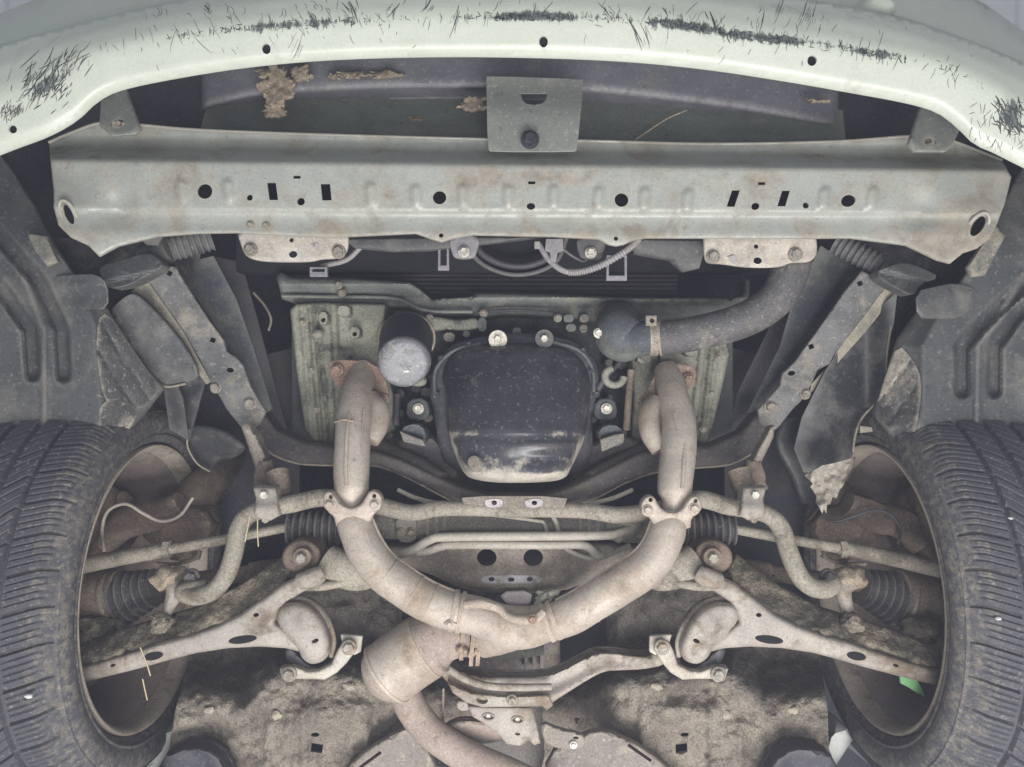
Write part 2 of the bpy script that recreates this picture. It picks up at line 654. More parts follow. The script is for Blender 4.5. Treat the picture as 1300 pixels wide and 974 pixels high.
mat('floor_mud', (.32, .285, .235), (.21, .185, .155), bdist=.012, dirt=(.15, .138, .122), amt=.33, dscale=14, soft=.26, rough=.95, bump=.9, bscale=95, grain=.35)
mat('floor_dark', (.19, .178, .165), (.14, .135, .125), dirt=(.24, .21, .17), amt=.36, dscale=8, rough=.9, bump=.5, grain=.3)
mat('floor_plain', (.25, .225, .20), (.20, .18, .165), dirt=(.36, .32, .255), amt=.4, dscale=7, rough=.85, bump=.35, grain=.2)
mat('trans', (.20, .18, .185), (.14, .13, .135), dirt=(.30, .26, .21), amt=.35, rough=.7, bump=.3, grain=.2)
mat('shield', (.40, .34, .34), (.36, .31, .31), rough=.5, bump=.05, grain=.05)
mat('grey_connector', (.27, .27, .29), (.22, .22, .24), dirt=(.36, .33, .29), amt=.35, rough=.6, bump=.1, grain=.15)
mat('ceiling_white', (.80, .81, .82), (.76, .77, .78), rough=.6, bump=0, grain=0, fleck=0, wear=0)
mat('patch_green', (.36, .78, .36), (.30, .70, .30), rough=.45, bump=.02, grain=.03, fleck=0, wear=0)
mat('sill', (.40, .43, .40), (.36, .39, .36), rough=.45, bump=.05, grain=.08)
mat('straw', (.40, .31, .18), (.42, .31, .16), rough=.8, bump=0, grain=.1)
mat('pebble', (.80, .78, .74), rough=.8, bump=.1, grain=.1)

# ------------------------------------------------------------------ setting: white ceiling of the workshop, far above
def ceiling():
    z = 5.2
    v = [(-9, -9, z), (9, -9, z), (9, 9, z), (-9, 9, z)]
    c = finish('ceiling', v, [(0, 1, 2, 3)], 'ceiling_white', kind='structure', label='white ribbed workshop ceiling glimpsed past the corners of the bumper')
    base = None
    for i in range(44):
        x = -8.6 + i * .4
        if base is None:
            b = [(-.025, -9, 0), (.025, -9, 0), (.025, 9, 0), (-.025, 9, 0)]
            vs = [(p[0] + x, p[1], z - .001) for p in b] + [(p[0] * .7 + x, p[1], z - .03) for p in b]
            base = finish('rib', vs, [(4, 5, 6, 7), (0, 4, 7, 3), (1, 2, 6, 5)], 'ceiling_white', c)
        else:
            o = base.copy()
            COL.objects.link(o)
            o.location.x = base.location.x + .4 * i


ceiling()

# ------------------------------------------------------------------ the car
car = bpy.data.objects.new("car", None)
COL.objects.link(car)
car.location = P(650, 487, 1.0)
car["label"] = "raised silver car tinted with green glare, seen from straight below, its front underside stripped of covers"
car["category"] = "car"
ORG[car.name] = Vector(car.location)

# ---- bumper
BI = cr([(-160, 262), (0, 196), (60, 173), (97, 152), (125, 127), (160, 112), (240, 96), (330, 83), (430, 75), (560, 71.5), (690, 73), (800, 78), (900, 88), (1000, 103), (1080, 117), (1150, 130), (1190, 142), (1215, 160), (1238, 182), (1262, 193), (1300, 212), (1460, 290)], 6)
BK = cr([(-160, 150), (0, 122), (60, 96), (110, 70), (180, 52), (250, 40), (350, 31), (440, 26), (560, 21), (690, 19), (780, 22), (850, 28), (950, 44), (1030, 53), (1100, 64), (1180, 78), (1230, 98), (1270, 118), (1300, 140), (1460, 205)], 6)
BO = cr([(-160, 110), (0, 57), (130, 22), (230, 0), (400, -26), (650, -38), (880, -22), (1030, 0), (1130, 18), (1200, 40), (1300, 80), (1460, 160)], 6)


def cy(C, X):
    return np.interp(X, C[:, 0], C[:, 1])


def lipD(X, Y):
    i, k, o = cy(BI, X), cy(BK, X), cy(BO, X)
    v = np.where(Y > k, .5 * (i - Y) / np.maximum(i - k, 1), .5 + .5 * (k - Y) / np.maximum(k - o, 1))
    D = np.interp(v, [-.1, 0, .12, .4, .5, .6, .8, 1.0, 1.1], [1.070, 1.062, 1.052, 1.046, 1.0455, 1.049, 1.066, 1.10, 1.102])
    return D


xs = np.linspace(-160, 1460, 130)
lip_out = [(x, float(cy(BI, x))) for x in xs] + [(x, float(cy(BO, x))) for x in xs[::-1]]
lip_holes = [circ(338, 62, 5.5, 7, -15, 14), circ(690, 53, 5.5, 7.5, 0, 14), circ(1031, 77, 6, 7, 20, 14), circ(16, 164, 6, 5, 40, 14)]
bumper = sheet('bumper', lip_out, lipD, 'bumper_paint', car, lip_holes, t=.0035, res=6, angle=60,
               label='pale silver front bumper tinted with green glare, with black scrape marks along its lower lip')
def scuffW(X, Y):
    k = cy(BK, X)
    band = np.interp(X, [0, 190, 240, 300, 350, 440, 470, 560, 620, 640, 720, 740, 815, 830, 1010, 1020, 1060, 1090, 1140, 1160, 1300], [.0, .0, .08, .12, .17, .15, .08, .06, .10, .24, .24, .10, .10, .22, .24, .13, .10, .19, .16, .04, .04])
    w_ = band * np.exp(-((Y - k - 2) / 5.0) ** 2) + .45 * band * np.exp(-((Y - k) / 14.0) ** 2)
    tt = (X - 25) * .8 + (118 - Y) * .55
    nn = (X - 62) * .55 + (Y - 106) * .84
    w_ = w_ + .21 * np.exp(-((tt - 36) / 36) ** 2 - (nn / 15) ** 2)
    w_ = w_ + .28 * np.exp(-((X - 1284) / 17) ** 2 - ((Y - 148 - (X - 1284) * .4) / 20) ** 2)
    return w_


nv = len(bumper.data.vertices)
co = np.empty(nv * 3)
bumper.data.vertices.foreach_get('co', co)
co = co.reshape(-1, 3) + np.array(ORG[bumper.name])
dz = co[:, 2] - ZC
at_ = bumper.data.attributes.new('scuff', 'FLOAT', 'POINT')
at_.data.foreach_set('value', scuffW(co[:, 0] / dz * F + 650, co[:, 1] / dz * F + 487).astype(np.float32))
# round push-clip seats behind the four holes
for (x, y) in ((338, 62), (690, 53), (1031, 77), (16, 164)):
    lathe_z('clip', x, y, [(.009, 1.062), (.009, 1.075)], 'bolt_dark', bumper, 16)
# bumper skin going up in front, seen beyond the lip's outer edge
FO = cr([(-260, 150), (-100, 62), (0, 17), (45, -1), (150, -46), (400, -110), (650, -130), (950, -110), (1140, -46), (1240, -1), (1300, 40), (1400, 100), (1560, 220)], 6)


def fasD(X, Y):
    o, f = cy(BO, X), cy(FO, X)
    v = (o - Y) / np.maximum(o - f, 1)
    return np.interp(v, [-.6, 0, .3, .7, 1.0], [1.13, 1.155, 1.19, 1.235, 1.33])


xs = np.linspace(-240, 1530, 90)
sheet('upper_skin', [(x, float(cy(BO, x)) + 14) for x in xs] + [(x, float(cy(FO, x))) for x in xs[::-1]], fasD, 'bumper_paint', bumper, t=.003, res=16, angle=60)
# rounded fog lamp surround that peeps over the lip on the right
lathe_z('lamp_surround', 1121, 8, [(.001, 1.12), (.014, 1.122), (.022, 1.128), (.027, 1.14), (.029, 1.17)], 'bumper_paint', bumper, 28, angle=70)


# black scrape strokes on the paint
def scrapes():
    V, Fc = [], []

    def stroke(x, y, L, ang, wd, curve=0.0):
        k = 5
        pts = []
        for i in range(k):
            s = i / (k - 1) - .5
            a = ang + curve * s
            pts.append((x + math.cos(a) * L * s, y + math.sin(a) * L * s))
        b = len(V)
        for i, (qx, qy) in enumerate(pts):
            tpr = .62 * wd * (1 - abs(i / (k - 1) - .45) * 1.6) * .5 + .12
            nx, ny = -math.sin(ang), math.cos(ang)
            for sg in (-1, 1):
                X = np.array([qx + nx * tpr * sg]); Y = np.array([qy + ny * tpr * sg])
                yy = min(max(Y[0], float(cy(BO, X)[0]) + 1), float(cy(BI, X)[0]) - 1)
                V.append(P(X[0], yy, float(lipD(X, np.array([yy]))[0]) - .0006))
        for i in range(k - 1):
            Fc.append((b + 2 * i, b + 2 * i + 1, b + 2 * i + 3, b + 2 * i + 2))
    g = random.gauss
    u = random.uniform
    # dense band along the lowest edge, in stretches
    for x0, x1, n, wd, sp in ((205, 275, 40, 1.3, 2.0), (280, 345, 60, 1.7, 2.2), (345, 450, 90, 2.0, 3.6), (450, 520, 30, 1.2, 4), (580, 640, 30, 1.5, 2.4), (628, 728, 240, 2.5, 2.3),
                             (735, 800, 40, 1.2, 4), (822, 875, 120, 2.5, 2.4), (875, 1012, 330, 2.3, 2.6), (1012, 1060, 40, 1.5, 4), (1065, 1082, 22, 2.0, 3), (1092, 1150, 80, 2.4, 3.0), (1190, 1225, 20, 1.5, 6)):
        for _ in range(int(n * .45)):
            x = u(x0, x1)
            y = float(cy(BK, np.array([x]))[0]) + g(2, sp)
            stroke(x, y, u(3, 10), u(-.6, .4) + (math.pi / 2 if random.random() < .55 else .1), u(.5, wd))
    # long thin strokes crossing the lip
    for _ in range(170):
        x = u(120, 1240)
        y = float(cy(BK, np.array([x]))[0]) + g(0, 15)
        stroke(x, y, abs(g(0, 10)) + 3, math.pi / 2 + g(.25 if x > 500 else -.35, .3), u(.2, .8), g(0, .2))
    for x, y, L, a, wd in ((578, 28, 44, 1.85, 1.6), (545, 3, 26, 2.1, 2.2), (450, 15, 30, 1.2, 3.0), (806, 40, 52, 1.15, 2.6), (770, 15, 32, .9, 1.4), (440, 10, 18, .9, 2), (500, 14, 24, 2.3, 2), (845, 15, 14, 1.0, 2), (905, 25, 22, 1.3, 3), (968, 28, 30, 1.8, 1.6), (1020, 18, 40, 1.9, .9), (1032, 20, 40, 1.9, .7), (990, 14, 36, 1.9, .8), (264, 12, 14, .9, 2), (378, 62, 40, 1.95, .8), (820, 45, 34, 1.2, 1.2), (397, 24, 24, 1.1, 2.5)):
        stroke(x, y, L, a, wd, .15)
        for q in range(5):
            stroke(x + g(0, 4), y + g(0, 5), L * u(.2, .6), a + g(0, .12), wd * u(.2, .5))
    # swirl of fine arcs on the upper lip, left
    for _ in range(24):
        stroke(u(180, 420), u(2, 26), u(6, 16), g(1.2, .35), u(.3, .8), 1.0)
    # left corner: fan of dark strokes leaning right
    for _ in range(80):
        t = random.random()
        x = 25 + 70 * t + g(0, 10)
        y = 118 - 42 * t + g(0, 13)
        stroke(x, y, u(8, 34), -1.05 + g(0, .22), u(.4, 2.0), g(0, .3))
    for _ in range(50):
        x, y = g(62, 16), g(112, 12)
        stroke(x, y, u(4, 14), -1.0 + g(0, .5), u(.7, 2.4))
    for _ in range(60):
        stroke(u(0, 30), g(140, 6), u(3, 12), -1.2 + g(0, .4), u(.4, 1.4))
    # right corner: black wedge
    for _ in range(90):
        t = random.random()
        x = 1265 + 32 * t + g(0, 4)
        y = 128 + 34 * random.random() ** 1.2 + t * 10 + g(0, 4)
        stroke(x, y, u(4, 16), 1.0 + g(0, .5), u(.8, 2.8))
    for _ in range(60):
        stroke(u(1225, 1300), u(130, 190), u(4, 14), 1.9 + g(0, .4), u(.3, .9))
    o = finish('scrape_marks', V, Fc, 'scrape', bumper, 'black scrape marks scratched into the pale paint')
    o["kind"] = "stuff"


scrapes()

# ---- space behind the bumper: impact beam, panel and dark back
beam_lo = cr([(255, 140), (330, 123), (430, 116), (560, 113), (660, 114), (760, 119), (860, 130), (960, 144), (1065, 165)], 5)
imp = sheet('impact_beam', [tuple(p) for p in beam_lo] + [(1065, 110), (900, 62), (660, 40), (430, 48), (255, 85)], lambda X, Y: 1.27 + .0006 * np.maximum(cy(beam_lo, X) - Y, 0) + .00000018 * (X - 660) ** 2, 'absorber', car, t=.06, res=6, roll=(10, .03), angle=60,
            label='grey bumper beam hidden behind the lip, crusted with dry mud')
sheet('duct_panel', [(262, 135), (430, 105), (660, 100), (900, 110), (1070, 140), (1075, 190), (250, 180)], lambda X, Y: 1.36 - .0012 * (Y - 110), 'inner_panel', car, t=.004, res=16, rough=.004,
      label='green-grey painted panel between bumper beam and radiator support')
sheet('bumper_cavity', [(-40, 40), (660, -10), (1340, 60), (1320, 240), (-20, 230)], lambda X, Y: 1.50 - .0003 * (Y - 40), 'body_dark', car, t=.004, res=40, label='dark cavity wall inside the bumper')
def mud_patch(x, y, rx, ry, D, sd):
    out = []
    for k in range(64):
        a = 2 * math.pi * k / 64
        q = 1 + .55 * noise.fractal(Vector((math.cos(a) * 1.6 + sd * 7, math.sin(a) * 1.6, sd)), .7, 2.2, 5)
        out.append((x + rx * q * math.cos(a), y + ry * q * math.sin(a)))
    sheet('mud_patch', out, D, 'mud', imp, t=.003, res=2.6, rough=.008, roll=(3, .004), angle=80)


for (x, y, rx, ry, sd) in ((352, 112, 19, 26, 1), (348, 141, 15, 9, 2), (336, 92, 13, 6, 11)):
    mud_patch(x, y, rx, ry, 1.262, sd)
for (x, y, rx, ry, sd) in ((381, 94, 15, 10, 3), (448, 94, 18, 5, 4), (488, 95, 22, 5, 5), (425, 97, 9, 4, 6)):
    mud_patch(x, y, rx, ry, 1.276, sd)
mud_patch(600, 131, 20, 10, 1.25, 7)
mud_patch(525, 151, 12, 5, 1.308, 8)
mud_patch(1040, 128, 14, 4, 1.285, 9)
tube('twig', [(806, 178, 1.25, .0012), (845, 152, 1.27, .0012), (872, 140, 1.28, .0008)], 'mud', imp, 6)

# ---- radiator support
top = [(62, 180), (90, 168), (130, 155), (180, 158), (250, 164), (400, 170), (615, 176), (740, 178), (900, 182), (1060, 179), (1160, 172), (1200, 176), (1235, 188), (1272, 203)]
bot = [(1284, 225), (1276, 258), (1266, 284), (1256, 304), (1240, 316), (1222, 322), (1206, 335), (1190, 331), (1150, 312), (1080, 303), (1000, 303), (900, 303), (820, 303), (803, 306), (792, 311), (782, 313), (772, 311), (760, 304), (700, 301), (600, 299), (576, 303), (561, 308), (547, 304), (528, 297), (420, 302), (300, 296), (250, 297), (200, 301), (150, 313), (126, 326), (112, 312), (90, 302), (74, 286), (68, 264), (68, 240), (64, 205)]
BUMPS = [(231, 243), (290, 243), (471, 247), (528, 249), (588, 249), (645, 250), (703, 250), (760, 252), (818, 253), (873, 255), (1046, 252), (1107, 252)]


def supD(X, Y):
    s = 195 + (X - 100) * .011
    D = 1.222 - .062 * sst(s - 12, s + 11, Y)
    D = D + .008 * sst(267, 274, Y - (X - 650) * .004) - .005 * sst(280, 300, Y)
    D = D + .004 * np.exp(-((Y - (s - 20)) / 5) ** 2)
    for bx, by in BUMPS:
        sk = (X - 670) / 600 * -3
        d = np.hypot((X - bx - sk * (Y - by) / 14) / 1.0, np.maximum(np.abs(Y - by) - 8, 0))
        D = D - .0055 * (1 - sst(4.5, 8.0, d))
    D = D - .020 * sst(190, 95, X) * sst(215, 290, Y) - .018 * sst(1140, 1240, X) * sst(220, 300, Y)
    D = D + .012 * np.exp(-(((X - 150) / 22) ** 2 + ((Y - 262) / 22) ** 2)) + .010 * np.exp(-(((X - 1165) / 24) ** 2 + ((Y - 262) / 22) ** 2))
    return D


sup_holes = [circ(260, 243, 9.5), circ(317, 251, 4, n=10), rect(346, 243, 11, 22, 0, 3), rect(414, 244, 12, 21, 0, 2), rect(377, 225, 9, 4), circ(382, 256, 5, n=12),
             circ(558, 251, 8.5), circ(674, 262, 5.5, 4.5, n=12), rect(675, 232, 9, 4), circ(789, 254, 8.7), rect(931, 252, 10, 21, 0, -7), rect(995, 252, 10, 20, 0, -6), rect(967, 233, 9, 4),
             circ(959, 262, 5.5, 4.5, -30, 12), circ(1023, 261, 4, n=10), circ(1077, 255, 9.5, 7.5, -20), circ(560, 299, 3, n=8), circ(782, 303, 3, n=8), circ(87, 272, 5, 14, -25, 16), circ(1242, 287, 7, 15, 35, 16)]
support = sheet('radiator_support', top + bot, supD, 'beam_paint', car, sup_holes, t=.003, res=4.2, roll=(3, .004), angle=60, bevel=0,
                label='pale grey-green radiator support beam across the front, with holes and raised pips',
                dirt=lambda X, Y: .10 * sst(275, 302, Y) - .05 + .16 * np.exp(-(((X - 690) / 60) ** 2 + ((Y - 225) / 14) ** 2)) + .12 * np.exp(-(((X - 968) / 40) ** 2 + ((Y - 228) / 14) ** 2)) + .2 * np.exp(-(((X - 805) / 14) ** 2 + ((Y - 294) / 9) ** 2)) + .1 * sst(1120, 1230, X))
sheet('beam_hole_shade', top + bot, lambda X, Y: 1.25 + 0 * X, 'shade_black', support, [], t=.004, res=60)  # black backing sheet paints the shade behind the support's holes
for (x, y, rx, ry, rot, dd) in ((87, 272, 8.5, 19, -27, 1.150), (1242, 287, 10.5, 19, 36, 1.154)):
    pts = [(p[0], p[1], dd + .012 * (p[1] - y) / 25, .0026) for p in circ(x, y, rx, ry, rot, 14)]
    tube('tow_eye_rim', pts + [pts[0]], 'beam_paint', support, 8, 3, caps=False)
tube('top_lip', [(p[0], p[1] + 1, float(supD(np.array([p[0]]), np.array([p[1] + 1.]))[0]) - .001, .0024) for p in top], 'beam_paint', support, 8, 5)
# crease line ridge below the holes
for x, y, r in ((318, 286, .006), (338, 287, .006)):
    bolt(support, x, y, supD(np.array([x]), np.array([y]))[0] - .001, r, 'bolt')
# centre bracket hanging between bumper beam and support
cb = sheet('bracket', chaikin([(617, 98), (618, 96), (740, 100), (741, 103), (733, 190), (728, 193), (624, 193), (619, 189)], 1), lambda X, Y: 1.190 + .02 * sst(150, 100, Y) - .0005 * (Y - 100) * .25, 'bracket_paint', car,
           [[(661, 119), (695, 119), (693, 126), (688, 131), (678, 133), (668, 131), (663, 126)]], t=.003, res=8, bevel=.001, label='flat grey steel bracket with a half-moon hole and black bolt above the radiator support')
bolt(cb, 673, 177, 1.168, .0135, 'bolt_dark')
# end brackets between bumper and support
for s, pts, hx, hy, nm in ((-1, [(128, 128), (158, 108), (170, 140), (179, 165), (172, 171), (142, 173), (126, 160)], 149, 157, 'left'), (1, [(1172, 125), (1220, 162), (1208, 186), (1200, 193), (1160, 193), (1152, 184), (1160, 160)], 1180, 180, 'right')):
    e = sheet('bumper_bracket', pts, lambda X, Y: 1.155 + .0006 * (170 - Y), 'bracket_paint', car, [circ(hx, hy, 9, 5.5, 10 * s)], t=.004, res=6, roll=(4, .004), label='dark grey tab bolting the bumper to the %s end of the support' % nm)
    bolt(e, hx - 2 * s, hy, 1.168, .0058, 'bolt', washer=False)

# ---- scuffed mounting plates under the support
for nm, out, bl, hole, chip in (('left', [(299, 288), (442, 290), (443, 314), (437, 325), (425, 329), (408, 329), (395, 333), (345, 333), (325, 331), (311, 325), (306, 312)], [(318, 317), (430, 320)], (372, 323), (400, 312)),
                                ('right', [(893, 290), (1034, 290), (1038, 312), (1036, 326), (1026, 334), (1004, 333), (990, 340), (945, 340), (915, 335), (898, 335), (893, 325)], [(905, 326), (1010, 323)], (962, 331), (930, 328))):
    p = sheet('mounting_plate', chaikin(out, 2), lambda X, Y: 1.178 + .0025 * np.sin(X * .09) * sst(310, 330, Y), 'plate_dusty', car, [circ(hole[0], hole[1], 5.5, 4.5, n=12), circ(hole[0] - 2, hole[1] - 18, 3, n=8)], t=.003, res=5, roll=(3, .004),
              label='scuffed pale mounting plate below the %s end of the radiator support' % nm)
    for b in bl:
        bolt(p, b[0], b[1], 1.176, .0105, 'bolt')
    sheet('bare_chip', rounded([(chip[0] - 6, chip[1] - 1), (chip[0] + 2, chip[1] - 4), (chip[0] + 5, chip[1] + 1), (chip[0] + 3, chip[1] + 8), (chip[0] - 2, chip[1] + 2)], 2), 1.1765, 'bare_metal', p, t=.0005, res=5)

# ---- fan, radiator bottom and small parts below the support
rad = sheet('radiator', [(300, 285), (1030, 285), (1030, 345), (300, 345)], 1.36, 'shade_black', car, t=.04, res=40, label='black lower edge of the radiator deep behind the support')
for i in range(5):
    y = 349 + i * 5.5
    tube('shroud_rib', [(400, y, 1.43, .003), (860, y + 1, 1.43, .003)], 'black', rad, 6, 2)
fan = tube('fan_ring', [(600, 300, 1.33, .006), (612, 322, 1.33, .006), (640, 336, 1.33, .006), (672, 337, 1.33, .006), (700, 324, 1.33, .006), (712, 300, 1.33, .006)], 'black', car, 10, label='black fan ring curving below the radiator support')
tube('ring_lip', [(592, 300, 1.35, .004), (606, 330, 1.35, .004), (640, 347, 1.35, .004), (675, 347, 1.35, .004), (706, 332, 1.35, .004), (720, 300, 1.35, .004)], 'plastic_grey', fan, 8)
sheet('shroud_lip', [(436, 303), (700, 300), (545, 318), (500, 319), (450, 315)], 1.23, 'plastic_grey', fan, t=.01, res=8, roll=(4, .004))
sheet('shroud_lip', [(800, 303), (895, 305), (893, 322), (888, 340), (868, 345), (850, 330), (806, 322)], lambda X, Y: 1.235 + .0004 * (Y - 305), 'plastic_grey', fan, t=.012, res=8, roll=(4, .006))
for x, y in ((589, 318), (750, 319)):
    tb = sheet('mounting_tab', rounded([(x - 16, y - 17), (x + 17, y - 17), (x + 15, y + 5), (x + 8, y + 10), (x - 8, y + 10), (x - 15, y + 4)], 3), 1.225, 'grey_connector' if x < 600 else 'plastic_grey', car, t=.008, res=6, roll=(3, .003),
               label='small grey tab with a bright bolt, %s of the corrugated loom' % ('left' if x < 600 else 'just right'))
    bolt(tb, x, y + 2, 1.222, .0095, 'bolt_bright')
for x, y, w_, h_ in ((563, 328, 14, 30), (783, 340, 26, 32), (404, 345, 22, 12)):
    tb = sheet('clip_frame', rect(x, y, w_, h_), 1.24, 'grey_connector', car, [rect(x, y - 2, w_ - 6, h_ - 8)], t=.010, res=5, bevel=.0008, label='%s open plastic clip hanging under the radiator' % ('narrow' if w_ == 14 else 'square' if w_ == 26 else 'small low'))
con = sheet('connector', [(693, 303), (715, 303), (715, 318), (708, 320), (706, 332), (700, 334), (698, 320), (692, 318)], 1.21, 'grey_connector', car, t=.014, res=5, bevel=.001, label='grey wiring connector below the centre of the support')
sheet('latch', rect(682, 311, 7, 9), 1.205, 'grey_connector', con, t=.008, res=5, bevel=.0008)
L = 60
pth = cr([(684, 310, 1.22), (697, 330, 1.215), (716, 344, 1.21), (738, 345, 1.21), (765, 336, 1.205), (795, 318, 1.20), (812, 303, 1.20)], 40)
vv, ff = sweep([P(*p) for p in pth], [.0052 * (1 + .16 * math.cos(i * 1.35)) if i > 90 else .0046 for i in range(len(pth))], 12)
finish('wiring_loom', vv, ff, 'grey_connector', car, 'grey corrugated wiring loom looping below the support', 60)
tube('wire', [(714, 316, 1.22, .002), (728, 326, 1.225, .002), (742, 332, 1.23, .002), (748, 320, 1.23, .002)], 'plastic_grey', con, 8)
tube('coolant_pipe', [(408, 338, 1.26, .004), (440, 330, 1.25, .004), (460, 312, 1.24, .004)], 'grey_connector', car, 8, label='thin grey pipe bending up beside the left mounting plate')

# ---- dark shell above everything: hood and engine bay walls
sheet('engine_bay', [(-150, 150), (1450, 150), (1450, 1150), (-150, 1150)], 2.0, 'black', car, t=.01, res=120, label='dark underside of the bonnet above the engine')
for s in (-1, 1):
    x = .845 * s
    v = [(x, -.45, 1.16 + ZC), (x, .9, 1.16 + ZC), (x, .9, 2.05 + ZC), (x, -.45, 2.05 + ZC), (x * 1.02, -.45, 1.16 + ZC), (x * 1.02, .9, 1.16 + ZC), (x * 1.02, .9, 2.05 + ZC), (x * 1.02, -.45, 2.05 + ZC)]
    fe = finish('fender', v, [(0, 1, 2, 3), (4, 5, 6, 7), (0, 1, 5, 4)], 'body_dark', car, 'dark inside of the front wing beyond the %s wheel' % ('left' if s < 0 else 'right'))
    prof = [(.870, 1.14), (.885, 1.20), (.893, 1.30), (.893, 1.45), (.888, 1.65), (.872, 1.85), (.84, 2.05)]
    ys = np.linspace(-.46, .92, 40)
    V, Fc = [], []
    for yy in ys:
        for xx, dd in prof:
            # the arch opening over the wheel
            up = math.sqrt(max(0, .36 ** 2 - (yy - .325) ** 2)) + 1.24 if abs(yy - .325) < .36 else 0
            V.append(Vector((s * (xx - .10 * max(0, -.30 - yy)), yy, max(dd, min(up, 2.04)) + ZC)))
    k = len(prof)
    for i in range(len(ys) - 1):
        for j in range(k - 1):
            Fc.append((i * k + j, i * k + j + 1, (i + 1) * k + j + 1, (i + 1) * k + j))
    finish('wing_skin', V, Fc, 'sill', fe, None, 60)
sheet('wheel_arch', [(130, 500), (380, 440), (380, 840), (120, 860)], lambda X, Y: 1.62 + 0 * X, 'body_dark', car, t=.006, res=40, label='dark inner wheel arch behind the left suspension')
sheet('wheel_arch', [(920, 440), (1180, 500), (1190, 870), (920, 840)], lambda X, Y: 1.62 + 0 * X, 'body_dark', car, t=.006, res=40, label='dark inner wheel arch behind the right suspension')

# ---- splash guards (black ribbed liners ahead of the wheels)
LD = {}


def liner(s):
    if s < 0:
        out = [(-80, 150), (0, 196), (14, 214), (44, 262), (73, 318), (92, 345), (118, 372), (135, 392), (159, 429), (185, 468), (208, 493), (180, 530), (159, 551), (143, 567), (135, 571), (85, 565), (78, 567), (60, 556), (34, 542), (0, 553), (-90, 560)]
        g = [[(-60, 310), (0, 365), (38, 418), (42, 475)], [(-10, 290), (50, 358), (78, 418), (81, 476)]]
        ridge = [(20, 330), (56, 420), (56, 545)]
        fold = [(95, 340), (119, 412), (128, 517), (122, 560)]
        sgn = 1
    else:
        out = [(1390, 160), (1300, 210), (1285, 235), (1262, 285), (1238, 330), (1215, 365), (1190, 380), (1165, 395), (1140, 430), (1127, 470), (1107, 524), (1130, 552), (1150, 576), (1158, 579), (1200, 571), (1236, 570), (1300, 562), (1390, 565)]
        g = [[(1310, 352), (1240, 418), (1221, 440), (1221, 496)], [(1370, 340), (1290, 400), (1262, 440), (1262, 496)]]
        ridge = [(1300, 350), (1242, 440), (1240, 552)]
        fold = [(1200, 385), (1172, 440), (1172, 517), (1160, 560)]
        sgn = -1

    def D(X, Y):
        D = 1.17 - .00012 * (Y - 300) + .05 * sst(330, 210, Y)
        for q in g:
            d = pdist(X, Y, q)
            D = D + .018 * (1 - sst(5, 12, d))
        D = D - .006 * (1 - sst(2, 7, pdist(X, Y, ridge)))
        fx = np.interp(Y, [p[1] for p in fold], [p[0] for p in fold])
        D = D + .0011 * np.maximum((X - fx) * sgn, 0) * sst(330, 400, Y)
        D = D + .03 * sst(538, 572, Y)
        return D

    def dd(X, Y):
        fx = np.interp(Y, [p[1] for p in fold], [p[0] for p in fold])
        return .10 * sst(0, 22, (X - fx) * sgn) - .04 + .08 * sst(530, 560, Y) + .12 * np.exp(-(pdist(X, Y, ridge) / 4) ** 2) + .08 * np.exp(-((np.minimum(pdist(X, Y, g[0]), pdist(X, Y, g[1])) - 12) / 3) ** 2)
    LD[s] = D
    o = sheet('splash_guard', out, D, 'plastic', car, t=.004, res=3.4, roll=(3, .004), angle=80, dirt=dd, label='black ribbed plastic splash guard ahead of the %s wheel' % ('left' if s < 0 else 'right'))
    if s < 0:
        fl = chaikin([(63, 351), (100, 348), (122, 348), (136, 360), (137, 392), (112, 393), (90, 390), (79, 378)], 1)
        du = [(125, 338), (160, 328), (190, 319), (207, 334), (201, 343), (163, 363), (136, 367), (128, 352)]
        tb = [(30, 543), (48, 543), (66, 556), (78, 568), (72, 568), (50, 560), (38, 552)]
        st = [(34, 296), (60, 300), (73, 332), (60, 338), (44, 318)]
    else:
        fl = chaikin([(1163, 370), (1190, 363), (1214, 359), (1242, 367), (1239, 388), (1219, 404), (1190, 405), (1165, 404)], 1)
        du = [(1114, 344), (1130, 337), (1148, 332), (1172, 340), (1195, 352), (1168, 361), (1161, 377), (1138, 366), (1117, 354)]
        tb = [(1212, 574), (1226, 560), (1232, 540), (1242, 540), (1240, 562), (1222, 576)]
        st = [(1228, 340), (1262, 285), (1276, 300), (1250, 350), (1232, 352)]
    x_in = 64 if s < 0 else 1241
    sheet('flap', fl, lambda X, Y: LD[s](np.full(X.shape, float(x_in)), Y) - .006 - .00045 * np.abs(X - x_in) + .006 * np.exp(-((Y - 352 - .12 * np.abs(X - x_in)) / 12) ** 2), 'plastic', o, t=.004, res=5, rough=.003, angle=30, bevel=.0012, label='dusty grey deflector flap')
    sheet('duct', chaikin(du, 1), lambda X, Y: 1.165 + .0008 * (345 - Y) + .010 * sst(0, 5, Y - 349 + .22 * (X - 165) * (1 if s < 0 else 0) - (.25 * (X - 1150) if s > 0 else 0)), 'plastic', o, t=.03, res=4, rough=.003, angle=25, bevel=.002)
    sheet('tab', tb, 1.135, 'rail_flange', o, t=.004, res=5, roll=(2, .002))
    sheet('brace', st, 1.155, 'rail_flange', o, t=.006, res=6, roll=(3, .004))
    return o


def gap_panel(pts, lb, m='plastic_dark', dd=1.29):
    sheet('inner_liner', pts, lambda X, Y: dd + .0002 * (Y - 350), m, car, t=.003, res=8, rough=.006, label=lb)


